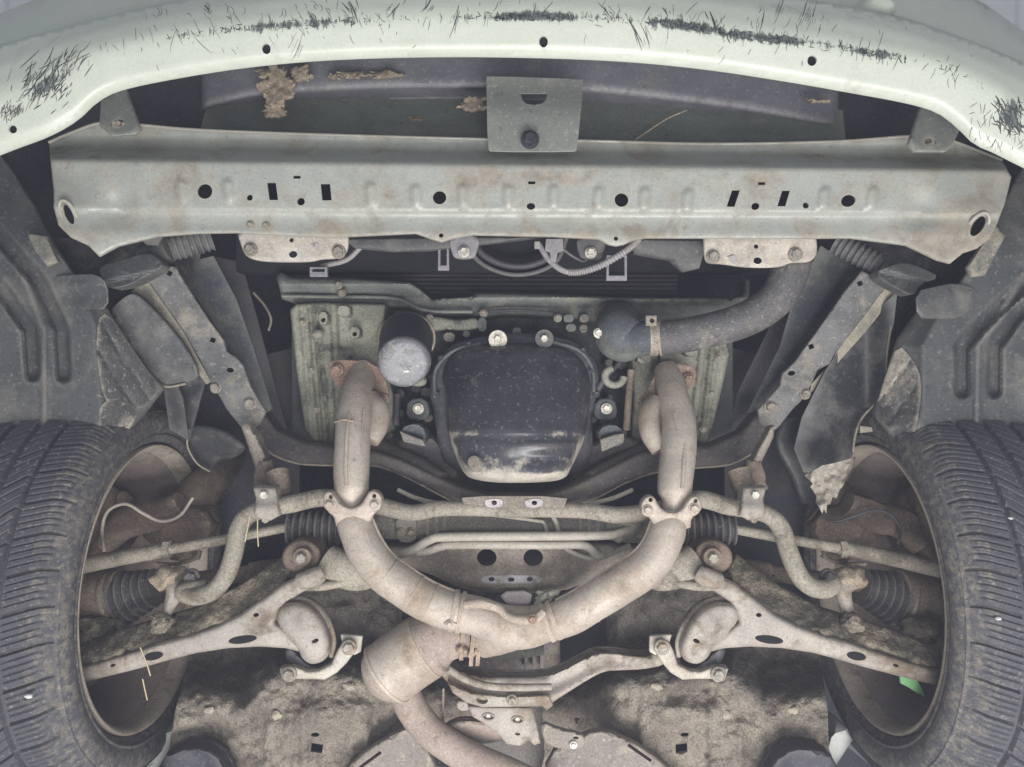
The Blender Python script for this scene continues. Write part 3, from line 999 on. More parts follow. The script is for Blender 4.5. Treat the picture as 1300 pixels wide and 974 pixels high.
gap_panel([(60, 300), (150, 310), (260, 300), (245, 360), (262, 480), (240, 560), (200, 520), (120, 400)], 'dark inner liner between the left splash guard and rail')
gap_panel([(1060, 300), (1290, 300), (1240, 360), (1150, 440), (1100, 540), (1040, 560), (1030, 480), (1110, 360)], 'dark inner liner between the right splash guard and rail')
lin_l = liner(-1)
lin_r = liner(1)
sheet('scuffed_corner', rounded([(128, 515), (150, 506), (172, 520), (165, 543), (143, 566), (120, 562), (126, 540)], 3), lambda X, Y: LD[-1](X, Y) - .003, 'plastic_dusty', lin_l, t=.002, res=4, rough=.003, dirt=lambda X, Y: .12 * sst(520, 545, Y) - .02)
sheet('dusty_flank', chaikin([(124, 405), (136, 396), (160, 432), (186, 470), (206, 494), (176, 524), (150, 510), (132, 512), (122, 450)], 1), lambda X, Y: LD[-1](X, Y) - .003 + .003 * np.exp(-((X - Y * .62 + 125) / 3) ** 2) + .003 * np.exp(-((X - Y * .62 + 150) / 3) ** 2), 'plastic_dusty', lin_l, t=.002, res=4, rough=.003, dirt=lambda X, Y: -.10 + 0 * X)
sheet('dusty_flank', chaikin([(1126, 474), (1140, 436), (1160, 458), (1170, 480), (1168, 520), (1157, 572), (1148, 570), (1110, 524)], 1), lambda X, Y: LD[1](X, Y) - .003 + .003 * np.exp(-((X + Y * .75 - 1530) / 3) ** 2) + .003 * np.exp(-((X + Y * .75 - 1500) / 3) ** 2), 'plastic_dusty', lin_r, t=.002, res=4, rough=.003, dirt=lambda X, Y: -.04 + 0 * X)
sheet('rear_flank', [(138, 372 + 30), (166, 390), (205, 440), (232, 505), (240, 560), (215, 545), (208, 493), (160, 430)], lambda X, Y: 1.26 + .0003 * (Y - 400), 'plastic_dark', lin_l, t=.004, res=8)
bl = sheet('air_guide', chaikin([(137, 396), (152, 380), (167, 371), (180, 378), (210, 409), (237, 442), (252, 474), (246, 483), (228, 488), (208, 490), (193, 480), (176, 455), (158, 428)], 1), lambda X, Y: 1.215 + .00035 * (Y - 380) + .012 * sst(0, 26, (X - 166) * .75 - (Y - 371) * .66), 'plastic_grey', car, t=.012, res=5, angle=30, rough=.003, bevel=.003, label='smooth grey round-ended plastic guide beside the left rail')
tube('guide_rim', [(136, 396, 1.212, .0022), (158, 428, 1.222, .0022), (178, 460, 1.235, .0022), (195, 482, 1.245, .0022), (212, 491, 1.25, .0022), (236, 487, 1.25, .0022)], 'rail_flange', bl, 8)
# torn inner liner on the right
torn = sheet('torn_liner', [(1128, 380), (1139, 371), (1135, 410), (1127, 442), (1124, 470), (1121, 496), (1108, 514), (1094, 530), (1087, 550), (1084, 572), (1078, 592), (1052, 600), (1020, 600), (1008, 570), (1018, 530), (1048, 470), (1075, 430)], lambda X, Y: 1.255 + .0002 * (Y - 400) - .010 * np.sin(X * .05) - .02 * sst(1095, 1130, X), 'plastic_dark', car, t=.003, res=7, label='torn black wheel-arch liner hanging beside the right rail')
tube('torn_edge', [(1138, 372, 1.238, .0016), (1127, 442, 1.24, .0018), (1121, 497, 1.245, .0018), (1095, 530, 1.265, .002), (1086, 552, 1.27, .002), (1083, 574, 1.275, .0016)], 'rail_flange', torn, 6)
sheet('torn_flap', [(1024, 602), (1036, 596), (1044, 591), (1060, 588), (1087, 580), (1082, 594), (1077, 603), (1071, 616), (1066, 622), (1062, 633), (1057, 631), (1054, 640), (1050, 641), (1049, 652), (1046, 646), (1044, 652), (1040, 644), (1036, 638), (1037, 630), (1029, 618), (1032, 614), (1022, 604)], lambda X, Y: 1.20 + .006 * np.sin(X * .25 + Y * .1), 'plastic_dusty', torn, t=.002, res=3, rough=.012, dirt=lambda X, Y: .30 * sst(1030, 1045, X) - .1 * sst(625, 645, Y), label='frayed tan tip of the torn liner')
sheet('torn_spike', [(1092, 541), (1110, 543), (1108, 548), (1092, 550)], 1.25, 'rail_flange', torn, t=.001, res=5)

# corrugated ducts at both ends
bellows('duct_hose', (216, 316, 1.23), (268, 302, 1.25), .021, 'plastic_grey', car, 7, .14, 1, 'grey corrugated air hose behind the left end of the support')
bellows('duct_hose', (1062, 308, 1.25), (1118, 338, 1.22), .019, 'plastic_grey', car, 8, .14, 1, 'grey corrugated air hose behind the right end of the support')
tube('hose_end', [(186, 328, 1.235, .022), (216, 316, 1.23, .020)], 'plastic', car, 14, label='black hose stub entering the left duct')
sheet('earth_strap', [(178, 303), (196, 296), (206, 300), (200, 312), (186, 311)], 1.205, 'plastic_grey', car, [circ(186, 299, 5, 3)], t=.003, res=5, label='small grey strap tab under the left end of the support')

# ---- frame rails
def rail(s):
    if s < 0:
        plate = [(185, 352), (196, 343), (207, 337), (223, 339), (244, 374), (268, 410), (284, 432), (288, 446), (300, 454), (309, 464), (318, 490), (338, 523), (326, 545), (305, 541), (288, 520), (267, 483), (251, 452), (234, 422)]
        h = [rect(215, 347, 7, 6, 30), rect(270, 432, 7, 6, 20), circ(292, 470, 5, 3.2, 10, 12)]
        fl = [(166, 371), (185, 353), (234, 423), (254, 460), (268, 485), (262, 488), (250, 472), (237, 443)]
        wl = [(222, 337), (271, 325), (300, 380), (322, 442), (346, 520), (338, 524), (318, 488), (308, 461), (288, 444), (284, 430)]
        wl2 = [(268, 325), (306, 333), (325, 400), (352, 500), (372, 570), (346, 560), (330, 470)]
        B = [(274, 492, .0095), (318, 512, .011)]
        slot = (310, 500)
    else:
        plate = [(1094, 344), (1117, 354), (1126, 362), (1100, 398), (1060, 449), (1053, 462), (1038, 470), (1029, 490), (1018, 508), (1006, 520), (985, 547), (964, 540), (962, 520), (990, 490), (993, 474), (1009, 459), (1030, 430), (1050, 402), (1072, 370)]
        h = [rect(1092, 360, 7, 6, -20), rect(1030, 440, 7, 6, -20), circ(1005, 474, 5, 3.2, -10, 12)]
        fl = [(1126, 363), (1138, 372), (1100, 420), (1066, 458), (1050, 480), (1028, 500), (1030, 488), (1054, 462), (1062, 447)]
        wl = [(1094, 343), (1042, 312), (1006, 384), (990, 440), (948, 525), (962, 522), (988, 490), (1008, 459)]
        wl2 = [(1045, 315), (1012, 330), (985, 400), (935, 500), (920, 580), (950, 560), (985, 460)]
        B = [(1022, 500, .0095), (978, 517, .011)]
        slot = (985, 512)
    nm = 'left' if s < 0 else 'right'
    ax = -1 if s < 0 else 1

    def D(X, Y):
        return 1.205 + .00028 * (Y - 340) + .006 * sst(430, 450, Y) - .006 * np.exp(-((Y - 487) / 8) ** 2)
    o = sheet('frame_rail', plate, D, 'rail', car, h, t=.004, res=5.5, roll=(3, .003), angle=45, label='diagonal grey steel frame rail with square holes on the %s' % nm)
    sheet('flange', fl, lambda X, Y: 1.232 + .0003 * (Y - 350), 'rail_flange', o, t=.003, res=7, rough=.003)
    sheet('inner_wall', wl, lambda X, Y: 1.30 + .0002 * (Y - 350), 'engine_dark', o, t=.004, res=10)
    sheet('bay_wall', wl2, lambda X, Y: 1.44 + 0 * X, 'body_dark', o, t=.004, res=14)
    sheet('rail_hole_shade', plate, lambda X, Y: 1.27 + 0 * X, 'shade_black', o, t=.004, res=40)  # added black sheet; its colour gives the rail holes their shade
    for x, y, r in B:
        bolt(o, x, y, float(D(np.array([x]), np.array([y]))[0]) - .001, r, 'bolt')
    # small strut at the rail's rear end
    st = [(306, 541), (314, 538), (326, 552), (338, 580), (336, 592), (330, 612), (322, 612), (324, 594), (316, 570)]
    st = side(st, s) if s < 0 else [(978, 542), (984, 540), (982, 555), (970, 580), (962, 596), (976, 620), (970, 624), (952, 592), (962, 570)]
    sheet('rail_strut', st, lambda X, Y: 1.215 + .0002 * (Y - 540), 'member', o, t=.02, res=6, roll=(4, .008))
    return o


rail(-1)
rail(1)
tube('bay_wire', [(322, 372, 1.40, .0022), (336, 388, 1.39, .0022), (344, 405, 1.38, .0022), (341, 420, 1.38, .0022)], 'rail_flange', car, 8, label='thin pale wire against the left bay wall')
pl = sheet('plastic_shield', rounded([(240, 545), (256, 540), (288, 548), (312, 566), (300, 580), (280, 586), (268, 598), (252, 588), (240, 566)], 4), lambda X, Y: 1.33 + .0004 * (Y - 540), 'plastic_dark', car, t=.004, res=6, roll=(8, .010), angle=60, label='curved black plastic shield above the left wheel')
tube('shield_rim', [(240, 545, 1.325, .0016), (238, 566, 1.33, .0016), (250, 588, 1.335, .0016), (267, 599, 1.34, .0016)], 'rail_flange', pl, 6)
sheet('plastic_shield', rounded([(985, 548), (1000, 530), (1030, 540), (1060, 570), (1050, 620), (1020, 640), (1000, 600), (985, 570)], 4), lambda X, Y: 1.35 + 0 * X, 'plastic_dark', car, t=.004, res=9, roll=(8, .010), label='curved black plastic shield above the right wheel')

# ------------------------------------------------------------------ engine
block = sheet('engine_block', [(370, 395), (930, 395), (930, 570), (372, 570)], 1.42, 'engine_dark', car, t=.2, res=30, rough=.008, label='dark engine block filling the bay behind the oil pan')
# cylinder heads with fins and ribs
def head(out, nm, sg, xs_, D0=1.315):
    def D(X, Y):
        D = np.full(X.shape, D0) + .0002 * (Y - 400)
        for x0, x1, ww, hh in xs_:
            xx = x0 + (x1 - x0) * (Y - 390) / 170.
            D = D + hh * (1 - sst(ww * .4, ww, np.abs(X - xx)))
        return D + .0015 * fnoise(X, Y, .05, 2)
    return sheet('cylinder_head', out, D, 'cast', car, t=.10, res=2.8, roll=(4, .008), angle=80, label='mottled cast aluminium cylinder head above the %s exhaust pipe' % nm)


hl = head([(368, 393), (376, 386), (400, 384), (490, 386), (487, 430), (484, 456), (500, 500), (502, 545), (478, 562), (400, 566), (387, 545), (376, 470)], 'left', -1, [(393, 408, 4, .016), (402, 418, 3, .010), (446, 448, 2, .004), (382, 396, 3, -.006), (424, 430, 6, .012)])
hr = head([(800, 450), (806, 438), (860, 432), (922, 432), (926, 450), (917, 492), (908, 530), (898, 566), (800, 566), (804, 500)], 'right', 1, [(905, 885, 4, .016), (893, 872, 3, .010), (850, 848, 2, .004), (916, 896, 3, -.006)])
for x, y, w_, h_ in ((410, 404, 11, 16), (450, 422, 13, 14), (436, 395, 16, 14)):
    b = sheet('boss', chaikin(rect(x, y, w_, h_), 1), 1.29, 'cast', hl, [circ(x, y + 2, 3, n=10)] if w_ < 15 else [], t=.03, res=4, bevel=.001)
lump('boss', 404, 424, 1.31, 8, 7, .012, 'cast_dark', hl, None, .2, 3, 14)
for x, y in ((847, 455), (878, 446), (818, 455)):
    b = sheet('boss', chaikin(rect(x, y, 17, 13), 1), 1.30, 'cast', hr, [], t=.03, res=4, bevel=.001)
# vertical camshaft cover bolts strip
for x, y in ((384, 410), (396, 470), (402, 520)):
    bolt(hl, x, y, 1.305, .006, 'bolt')
for x, y in ((912, 455), (903, 500), (893, 545)):
    bolt(hr, x, y, 1.305, .006, 'bolt')

# timing covers
cov = sheet('timing_cover', [(350, 349), (357, 345), (372, 351), (450, 353), (520, 358), (532, 366), (548, 380), (600, 376), (602, 371), (690, 373), (760, 376), (800, 378), (930, 378), (942, 372), (946, 352), (952, 356), (950, 385), (925, 396), (800, 412), (742, 408), (700, 402), (640, 400), (610, 404), (596, 401), (545, 402), (520, 392), (480, 390), (420, 388), (376, 386), (358, 380)],
            lambda X, Y: 1.335 + .010 * sst(372, 377, Y - 12 * sst(520, 600, X)) - .012 * np.exp(-((Y - 360 - 18 * sst(520, 600, X)) / 8) ** 2) + .002 * fnoise(X, Y, .05, 8), 'cover', car, t=.08, res=5, roll=(5, .012), angle=50, label='dusty dark green-grey timing belt cover across the front of the engine')
tube('cover_seam', [(358, 376, 1.328, .003), (420, 377, 1.328, .003), (500, 379, 1.33, .003), (540, 394, 1.33, .003), (600, 396, 1.33, .003)], 'cover', cov, 8)
tube('cover_seam', [(606, 397, 1.328, .0025), (650, 394, 1.327, .0025), (690, 396, 1.327, .0025), (722, 402, 1.328, .0025)], 'black', cov, 8)
for x, y in ((434, 372), (545, 404), (614, 398), (708, 404), (430, 362)):
    bolt(cov, x, y, 1.318, .007, 'bolt')
fp = sheet('flange_strip', rounded([(538, 406), (552, 402), (580, 406), (604, 404), (608, 416), (590, 420), (566, 418), (540, 421)], 3), 1.315, 'cast', car, t=.03, res=4, roll=(3, .006), label='lumpy cast flange strip between oil filter and timing cover')
for x, y, w_, h_ in ((571, 412, 9, 13), (612, 412, 11, 18), (722, 404, 13, 10), (742, 404, 12, 10), (725, 416, 13, 10), (741, 417, 10, 10), (592, 424, 9, 8), (570, 428, 14, 12), (656, 421, 11, 10)):
    sheet('lug', chaikin(rect(x, y, w_, h_), 1), 1.31 + .01 * random.random(), random.choice(['cover', 'cast_dark']), fp, t=.03, res=4, bevel=.0015)

# oil pan
fl = sheet('oil_pan', rounded([(566, 500), (560, 478), (566, 455), (586, 441), (625, 436), (690, 437), (728, 446), (746, 466), (750, 492), (747, 530), (740, 562), (726, 592), (716, 607), (690, 612), (640, 613), (604, 609), (589, 600), (577, 575), (567, 540)], 4),
           lambda X, Y: np.interp(Y, [430, 445, 480, 520, 548, 556, 590, 615], [1.262, 1.238, 1.205, 1.172, 1.152, 1.150, 1.145, 1.142]) + .00000055 * np.abs(X - 655) ** 2.6 * .8
           + .006 * np.exp(-(((X - 600) / 16) ** 2 + ((Y - 588) / 16) ** 2)) + .006 * np.exp(-(((X - 690) / 34) ** 2 + ((Y - 582) / 7) ** 2)) - .004 * np.exp(-(((X - 700) / 40) ** 2 + ((Y - 566) / 7) ** 2)) + .003 * np.exp(-((Y - 556) / 3.5) ** 2),
           'pan', car, t=.10, res=5, roll=(10, .035), angle=60, label='glossy black engine oil pan with a dust-caked lower edge',
           dirt=lambda X, Y: -.04 + .34 * sst(556, 592, Y + 9 * np.sin(X * .06)) * (.30 + .70 * sst(30, 70, np.abs(X - 672) + np.maximum(Y - 592, 0) * 2)) + .26 * sst(598, 606, Y) + .16 * np.exp(-((Y - 553 - 3 * np.sin(X * .05)) / 5) ** 2) + .22 * sst(68, 82, np.abs(X - 655)) * sst(540, 570, Y))
pf = sheet('flange', rounded([(550, 520), (546, 486), (552, 462), (572, 440), (600, 430), (640, 424), (690, 425), (730, 434), (752, 452), (762, 478), (758, 505), (752, 530), (735, 600), (580, 600)], 4), 1.285, 'black', fl, t=.03, res=9, roll=(5, .006))
for x, y, m_ in ((632, 431, 'bolt_bright'), (691, 430, 'bolt')):
    b = lathe_z('washer', x, y, [(.001, 1.258), (.0145, 1.258), (.0155, 1.262), (.0155, 1.28)], m_ if m_ == 'bolt_bright' else 'plastic_grey', fl, 24)
    bolt(fl, x, y, 1.256, .0085, 'bolt_bright', washer=False)
for x, y in ((554, 500), (560, 455), (596, 437), (752, 470), (740, 445), (757, 500)):
    bolt(fl, x, y, 1.281, .006, 'bolt_dark')
tube('rib', [(552, 505, 1.28, .003), (553, 470, 1.28, .003), (575, 446, 1.28, .003), (610, 436, 1.28, .003)], 'engine_dark', fl, 8)
tube('rib', [(700, 434, 1.28, .003), (735, 445, 1.28, .003), (752, 468, 1.28, .003), (754, 498, 1.28, .003)], 'engine_dark', fl, 8)
lathe_z('drain_boss', 601, 586, [(.001, 1.152), (.009, 1.153), (.011, 1.158), (.014, 1.175)], 'member', fl, 20, tilt=(-20, 15))

# oil filter
of = tube('oil_filter', [(513, 460, 1.202, .040), (513.4, 456, 1.212, .0412), (515, 440, 1.255, .0418), (516, 428, 1.295, .043)], 'black', car, 30, 6, label='round black oil filter can with a dusty silver-grey end')
tube('can_end', [(513, 462.2, 1.1945, .020), (513, 461.8, 1.196, .035), (513, 461, 1.199, .039), (513.05, 459.6, 1.203, .0409), (513.2, 458, 1.207, .0412)], 'filter_can', of, 36, 3, angle=60)
tube('seal_ring', [(a[0], a[1], 1.295, .0022) for a in circ(516, 430, 35.5, 32, 0, 24)] + [(551.5, 430, 1.295, .0022)], 'bolt', of, 8, 2, caps=False)
lump('drip', 516, 471, 1.199, 5, 3, .003, 'bolt_bright', of, None, .5, 2, 12)
lump('boss', 530, 483, 1.25, 12, 8, .012, 'cast', block, None, .15, 4, 18)

# lower block details
for s in (-1, 1):
    x, y = (524, 555) if s < 0 else (776, 556)
    m1 = sheet('engine_mount', chaikin([(x - 16, y - 12), (x + 4, y - 18), (x + 17, y - 8), (x + 15, y + 14), (x - 14, y + 6)], 1), lambda X, Y: 1.24 + .0008 * (Y - 550), 'engine_dark', car, t=.05, res=5, bevel=.003, label='dark block-shaped engine mount %s of the oil pan' % ('left' if s < 0 else 'right'))
    fc = [(x - 17, y - 8), (x - 13, y - 6), (x + 13, y + 4), (x + 16, y + 12), (x - 12, y + 6)] if s < 0 else [(x - 14, y + 2), (x + 4, y - 4), (x + 17, y - 6), (x + 16, y + 6), (x - 12, y + 18)]
    sheet('face', fc, 1.228, 'cast_dark', m1, t=.012, res=5, bevel=.002)
    bx, by = (531, 519) if s < 0 else (770, 519)
    mb = sheet('mount_base', chaikin([(bx - 14, by - 12), (bx + 10, by - 14), (bx + 15, by + 8), (bx + 4, by + 16), (bx - 16, by + 12)], 1), 1.28, 'engine_dark', m1, t=.06, res=5, bevel=.003)
    bolt(m1, bx, by, 1.276, .0095, 'bolt_bright')
    sheet('mount_arm', side([(498, 590), (505, 560), (540, 545), (575, 570), (590, 610), (560, 620)], s), 1.30, 'member_dark', m1, t=.05, res=9, roll=(8, .02))
tube('dipstick_ring', [(a[0], a[1], 1.27, .006) for a in circ(780, 478, 12, 11, 0, 14)][:11], 'cast', block, 10, 3)
tube('dipstick', [(757, 497, 1.29, .006), (770, 478, 1.28, .005), (785, 462, 1.29, .004)], 'black', block, 10)
tube('block_pipe', [(801, 470, 1.30, .006), (797, 520, 1.29, .006), (795, 545, 1.30, .006)], 'brown_steel', block, 10)
tube('block_pipe', [(505, 500, 1.33, .006), (503, 540, 1.33, .006)], 'black', block, 10)
for i in range(26):
    x = random.choice([random.uniform(490, 560), random.uniform(748, 806)])
    y = random.uniform(440, 600)
    r_ = random.uniform(4, 10)
    sheet('casting_lug', chaikin(rect(x, y, r_ * 1.6, r_ * 1.3, random.uniform(-30, 30)), 1), random.uniform(1.33, 1.38), random.choice(['engine_dark', 'cast_dark', 'cover']), block, t=.06, res=6, bevel=.002)
# thermostat housing and hose
th = tube('thermostat_housing', [(786, 402, 1.31, .030), (785, 412, 1.285, .036), (785, 424, 1.265, .040), (792, 432, 1.262, .036), (806, 431, 1.262, .030), (824, 429, 1.262, .028)], 'engine_dark', car, 22, label='rounded black thermostat housing right of the oil pan')
tube('gasket', [(758, 406, 1.30, .005), (768, 390, 1.31, .005), (786, 386, 1.31, .005), (802, 392, 1.31, .005)], 'bushing', th, 10)
bolt(th, 760, 423, 1.245, .0085, 'bolt_bright')
ho = tube('radiator_hose', [(812, 430, 1.262, .0262), (850, 428, 1.258, .0268), (885, 423, 1.250, .0272), (945, 406, 1.235, .0276), (985, 379, 1.225, .0285), (1002, 345, 1.225, .0292), (1006, 322, 1.235, .030), (1004, 290, 1.25, .030)], 'hose', car, 26, 10, label='thick curved black radiator hose on the right, speckled with dust')
cl = tube('hose_clamp', [(824, 429.6, 1.262, .0288), (834, 429.2, 1.261, .0288)], 'bolt', ho, 26, 3, caps=True)
sheet('clamp_screw', rect(827, 407, 14, 13), 1.232, 'bolt', ho, [circ(828, 407, 3, n=8)], t=.012, res=4, bevel=.001)
tube('clamp_edge', [(837, 429, 1.261, .0292), (840, 428.8, 1.26, .0292)], 'bolt', ho, 26, 2)

# ------------------------------------------------------------------ subframe: front curved member and rear member
def fD(X, Y):
    return 1.175 + .00052 * np.abs(X - 655) - .00000035 * (np.abs(X - 655)) ** 2


fu = [(312, 532), (336, 524), (352, 545), (385, 560), (424, 566), (480, 572), (510, 582), (548, 600), (585, 618), (620, 628), (690, 629), (722, 618), (762, 598), (808, 575), (850, 566), (900, 566), (940, 548), (962, 522), (985, 545)]
fd = [(976, 552), (960, 572), (926, 590), (884, 594), (832, 600), (792, 614), (758, 632), (724, 643), (690, 649), (620, 649), (590, 643), (556, 627), (520, 608), (480, 592), (424, 591), (380, 589), (346, 577), (322, 556)]
fm = sheet('front_crossmember', fu + fd, fD, 'member_dark', car, [circ(627.5, 638.5, 3.6, 3, n=12), circ(678, 639, 3.6, 3, n=12)], t=.035, res=6, roll=(7, .022), angle=60, label='dark curved front subframe member sweeping below the oil pan',
           dirt=lambda X, Y: .12 * sst(60, 30, np.abs(X - 655)))
lo = cr(fd[::-1], 4)
tube('lower_edge', [(p[0], p[1] - .5, float(fD(np.array([p[0]]), 0)[0]) + .016, .0022) for p in lo[::2]], 'member', fm, 8, 2)
sheet('centre_tab', [(586, 632), (614, 630), (690, 630), (720, 633), (716, 645), (690, 648), (618, 648), (590, 644)], 1.170, 'member', fm, [circ(627.5, 638.5, 3.6, 3, n=12), circ(678, 639, 3.6, 3, n=12)], t=.002, res=5, bevel=.0006)
for x in (627, 678):
    sheet('bare_spot', chaikin([(x - 11, 634), (x + 9, 633), (x + 12, 638), (x + 9, 644), (x - 8, 645), (x - 12, 639)], 2), 1.1685, 'bare_metal', fm, [circ(x + .5, 638.5, 3.6, 3, n=12)], t=.0006, res=5, label='scraped bare metal around a bolt hole')
for s in (-1, 1):
    tube('support_leg', side([(560, 612, 1.25, .016), (520, 590, 1.28, .020), (480, 575, 1.32, .024)], s), 'member_dark', fm, 16, wob=.05)
    tube('brake_line', side([(505, 622, 1.22, .0035), (530, 633, 1.215, .0035), (560, 640, 1.21, .0035)], s), 'pipe_line', fm, 8)


def mD(X, Y):
    q = np.abs(X - 650)
    return 1.185 + .00030 * q - .018 * sst(712, 738, Y) * sst(120, 30, q) + .02 * sst(745, 755, Y)


ru = [(380, 684), (402, 690), (430, 694), (470, 690), (520, 690), (560, 688), (650, 688), (740, 688), (790, 690), (830, 690), (870, 694), (888, 690), (908, 684)]
rd = [(928, 700), (924, 722), (905, 732), (880, 736), (850, 742), (822, 738), (790, 722), (752, 736), (722, 748), (694, 753), (606, 752), (578, 744), (548, 730), (512, 718), (488, 735), (455, 742), (424, 738), (398, 732), (370, 724), (360, 706)]
rm = sheet('rear_crossmember', ru + rd, mD, 'member', car, [circ(618, 708, 12.5, 11), circ(677, 708, 12.5, 11), circ(624, 735.5, 4, 2.8, n=12), circ(649, 736, 4.5, 2.8, n=12), circ(672.5, 735.5, 4, 2.8, n=12)], t=.003, res=5, roll=(9, .018), angle=60,
           label='brown-grey subframe crossmember with two large dark holes below the steering rack')
sheet('inner_wall', [(430, 690), (870, 690), (850, 738), (690, 750), (610, 750), (440, 738)], 1.30, 'shade_black', rm, t=.003, res=30)  # black sheet painting the shade seen through the crossmember holes
sheet('bare_strip', chaikin([(610, 733), (624, 730), (640, 731), (649, 730), (660, 731), (673, 730), (688, 733), (686, 740), (673, 741), (649, 740.5), (624, 741), (612, 740)], 1), lambda X, Y: mD(X, Y) - .0012, 'bare_metal', rm, [circ(624, 735.5, 4, 2.8, n=12), circ(649, 736, 4.5, 2.8, n=12), circ(672.5, 735.5, 4, 2.8, n=12)], t=.001, res=4, label='scraped bare metal strip with three bolt holes')
for s in (-1, 1):
    nm = 'left' if s < 0 else 'right'
    x, y = (383, 707) if s < 0 else (905, 707)
    bu = sheet('bushing_cup', circ(x, y, 25, 22, 10 * s, 30), lambda X, Y: 1.158 - .012 * np.exp(-(((X - x) / 13) ** 2 + ((Y - y) / 12) ** 2)), 'bushing', car, t=.04, res=5, roll=(5, .01), angle=60, label='rusty round bushing cup with a bolt at the %s control arm pivot' % nm)
    lathe_z('washer', x, y + 1, [(.001, 1.142), (.013, 1.1425), (.0145, 1.148), (.0145, 1.16)], 'bushing', bu, 22)
    bolt(bu, x, y + 1, 1.141, .0105, 'bolt', washer=False)
    tube('pivot_tube', side([(415, 712, 1.165, .025), (432, 722, 1.16, .027), (455, 728, 1.165, .026), (478, 722, 1.18, .024)], s), 'bar', bu, 18, flat=.7)
    tube('pivot_edge', side([(380, 745, 1.15, .006), (410, 744, 1.145, .007), (440, 738, 1.15, .006), (462, 728, 1.155, .005)], s), 'bar', bu, 12)

# ------------------------------------------------------------------ steering
rack = tube('steering_rack', [(425, 672, 1.235, .021), (480, 668, 1.235, .021), (500, 665, 1.235, .024), (650, 664, 1.235, .024), (760, 665, 1.235, .024), (800, 668, 1.235, .026), (872, 672, 1.235, .021)], 'cast_dark', car, 20, label='dusty dark steering rack tube running across behind the subframe')
for x in (545, 556, 566, 735, 746, 757):
    tube('collar', [(x - 2, 665, 1.235, .0265), (x + 2, 665, 1.235, .0265)], 'member', rack, 20, 2)
tube('valve_body', [(770, 668, 1.215, .020), (800, 667, 1.21, .022), (815, 664, 1.215, .016)], 'cast', rack, 16, wob=.1)
sheet('rack_clamp', chaikin([(500, 655), (528, 655), (530, 685), (520, 690), (504, 688)], 1), 1.205, 'cast_dark', rack, t=.02, res=5, bevel=.002)
for x in (508, 522):
    bolt(rack, x, 676, 1.203, .007, 'bolt')
lump('fitting', 785, 682, 1.205, 8, 7, .010, 'bolt', rack, None, .3, 3, 14)
lump('fitting', 812, 676, 1.205, 7, 8, .010, 'bolt', rack, None, .3, 5, 14)
tl = tube('fluid_pipe', [(506, 704, 1.185, .0068), (524, 698, 1.18, .0068), (545, 686, 1.178, .0068), (565, 682, 1.178, .0068), (650, 681, 1.178, .0068), (760, 680, 1.178, .0068), (785, 677, 1.182, .0068), (805, 668, 1.20, .0068)], 'pipe_line', car, 14, label='upper of two parallel pale pipes crossing below the steering rack')
tube('fluid_pipe', [(530, 701, 1.186, .0064), (545, 699, 1.184, .0064), (560, 694, 1.182, .0064), (580, 692, 1.182, .0064), (700, 692, 1.182, .0064), (738, 692, 1.182, .0064), (750, 697, 1.184, .0068), (756, 704, 1.186, .0072), (763, 706, 1.19, .0066)], 'pipe_line', car, 14, label='lower of two parallel pale pipes crossing below the steering rack')
tube('return_line', [(560, 646, 1.205, .003), (620, 653, 1.205, .003), (680, 661, 1.20, .003), (690, 664, 1.20, .003), (694, 674, 1.20, .003), (696, 682, 1.20, .003)], 'pipe_line', car, 10, label='thin bent line above the parallel pipes')
tube('return_line', [(698, 648, 1.205, .004), (706, 664, 1.20, .004), (712, 684, 1.20, .004), (720, 697, 1.20, .004), (745, 708, 1.195, .004), (765, 707, 1.195, .004), (800, 692, 1.20, .004)], 'pipe_line', car, 10, label='thin line dropping across and behind the parallel pipes')
for s in (-1, 1):
    nm = 'left' if s < 0 else 'right'
    if s < 0:
        a, b = (366, 670, 1.215), (430, 670, 1.22)
        rod = [(372, 668, 1.21, .0075), (330, 676, 1.21, .0075), (270, 688, 1.21, .0082), (216, 697, 1.21, .0088), (214, 698, 1.21, .0115), (160, 707, 1.212, .0122), (100, 719, 1.215, .0128)]
    else:
        a, b = (932, 671, 1.215), (870, 671, 1.22)
        rod = [(922, 670, 1.21, .0078), (960, 677, 1.21, .0078), (1020, 688, 1.21, .0082), (1066, 696, 1.21, .0088), (1068, 696, 1.21, .0115), (1120, 706, 1.212, .0122), (1192, 723, 1.215, .0128)]
    bellows('steering_boot', a, b, .0255, 'rubber', car, 7, .26, 1.05, 'black ribbed rubber boot on the %s end of the steering rack' % nm)
    tr = tube('tie_rod', rod, 'bar', car, 16, wob=.05, label='pale dusty tie rod reaching into the %s wheel' % nm)
    x, y = (213, 698) if s < 0 else (1069, 696)
    tube('lock_nut', [(x - 4, y + .8 * -s * -1, 1.21, .0145), (x + 4, y - .8 * -s, 1.21, .0145)], 'bar', tr, 6, 2, angle=20)

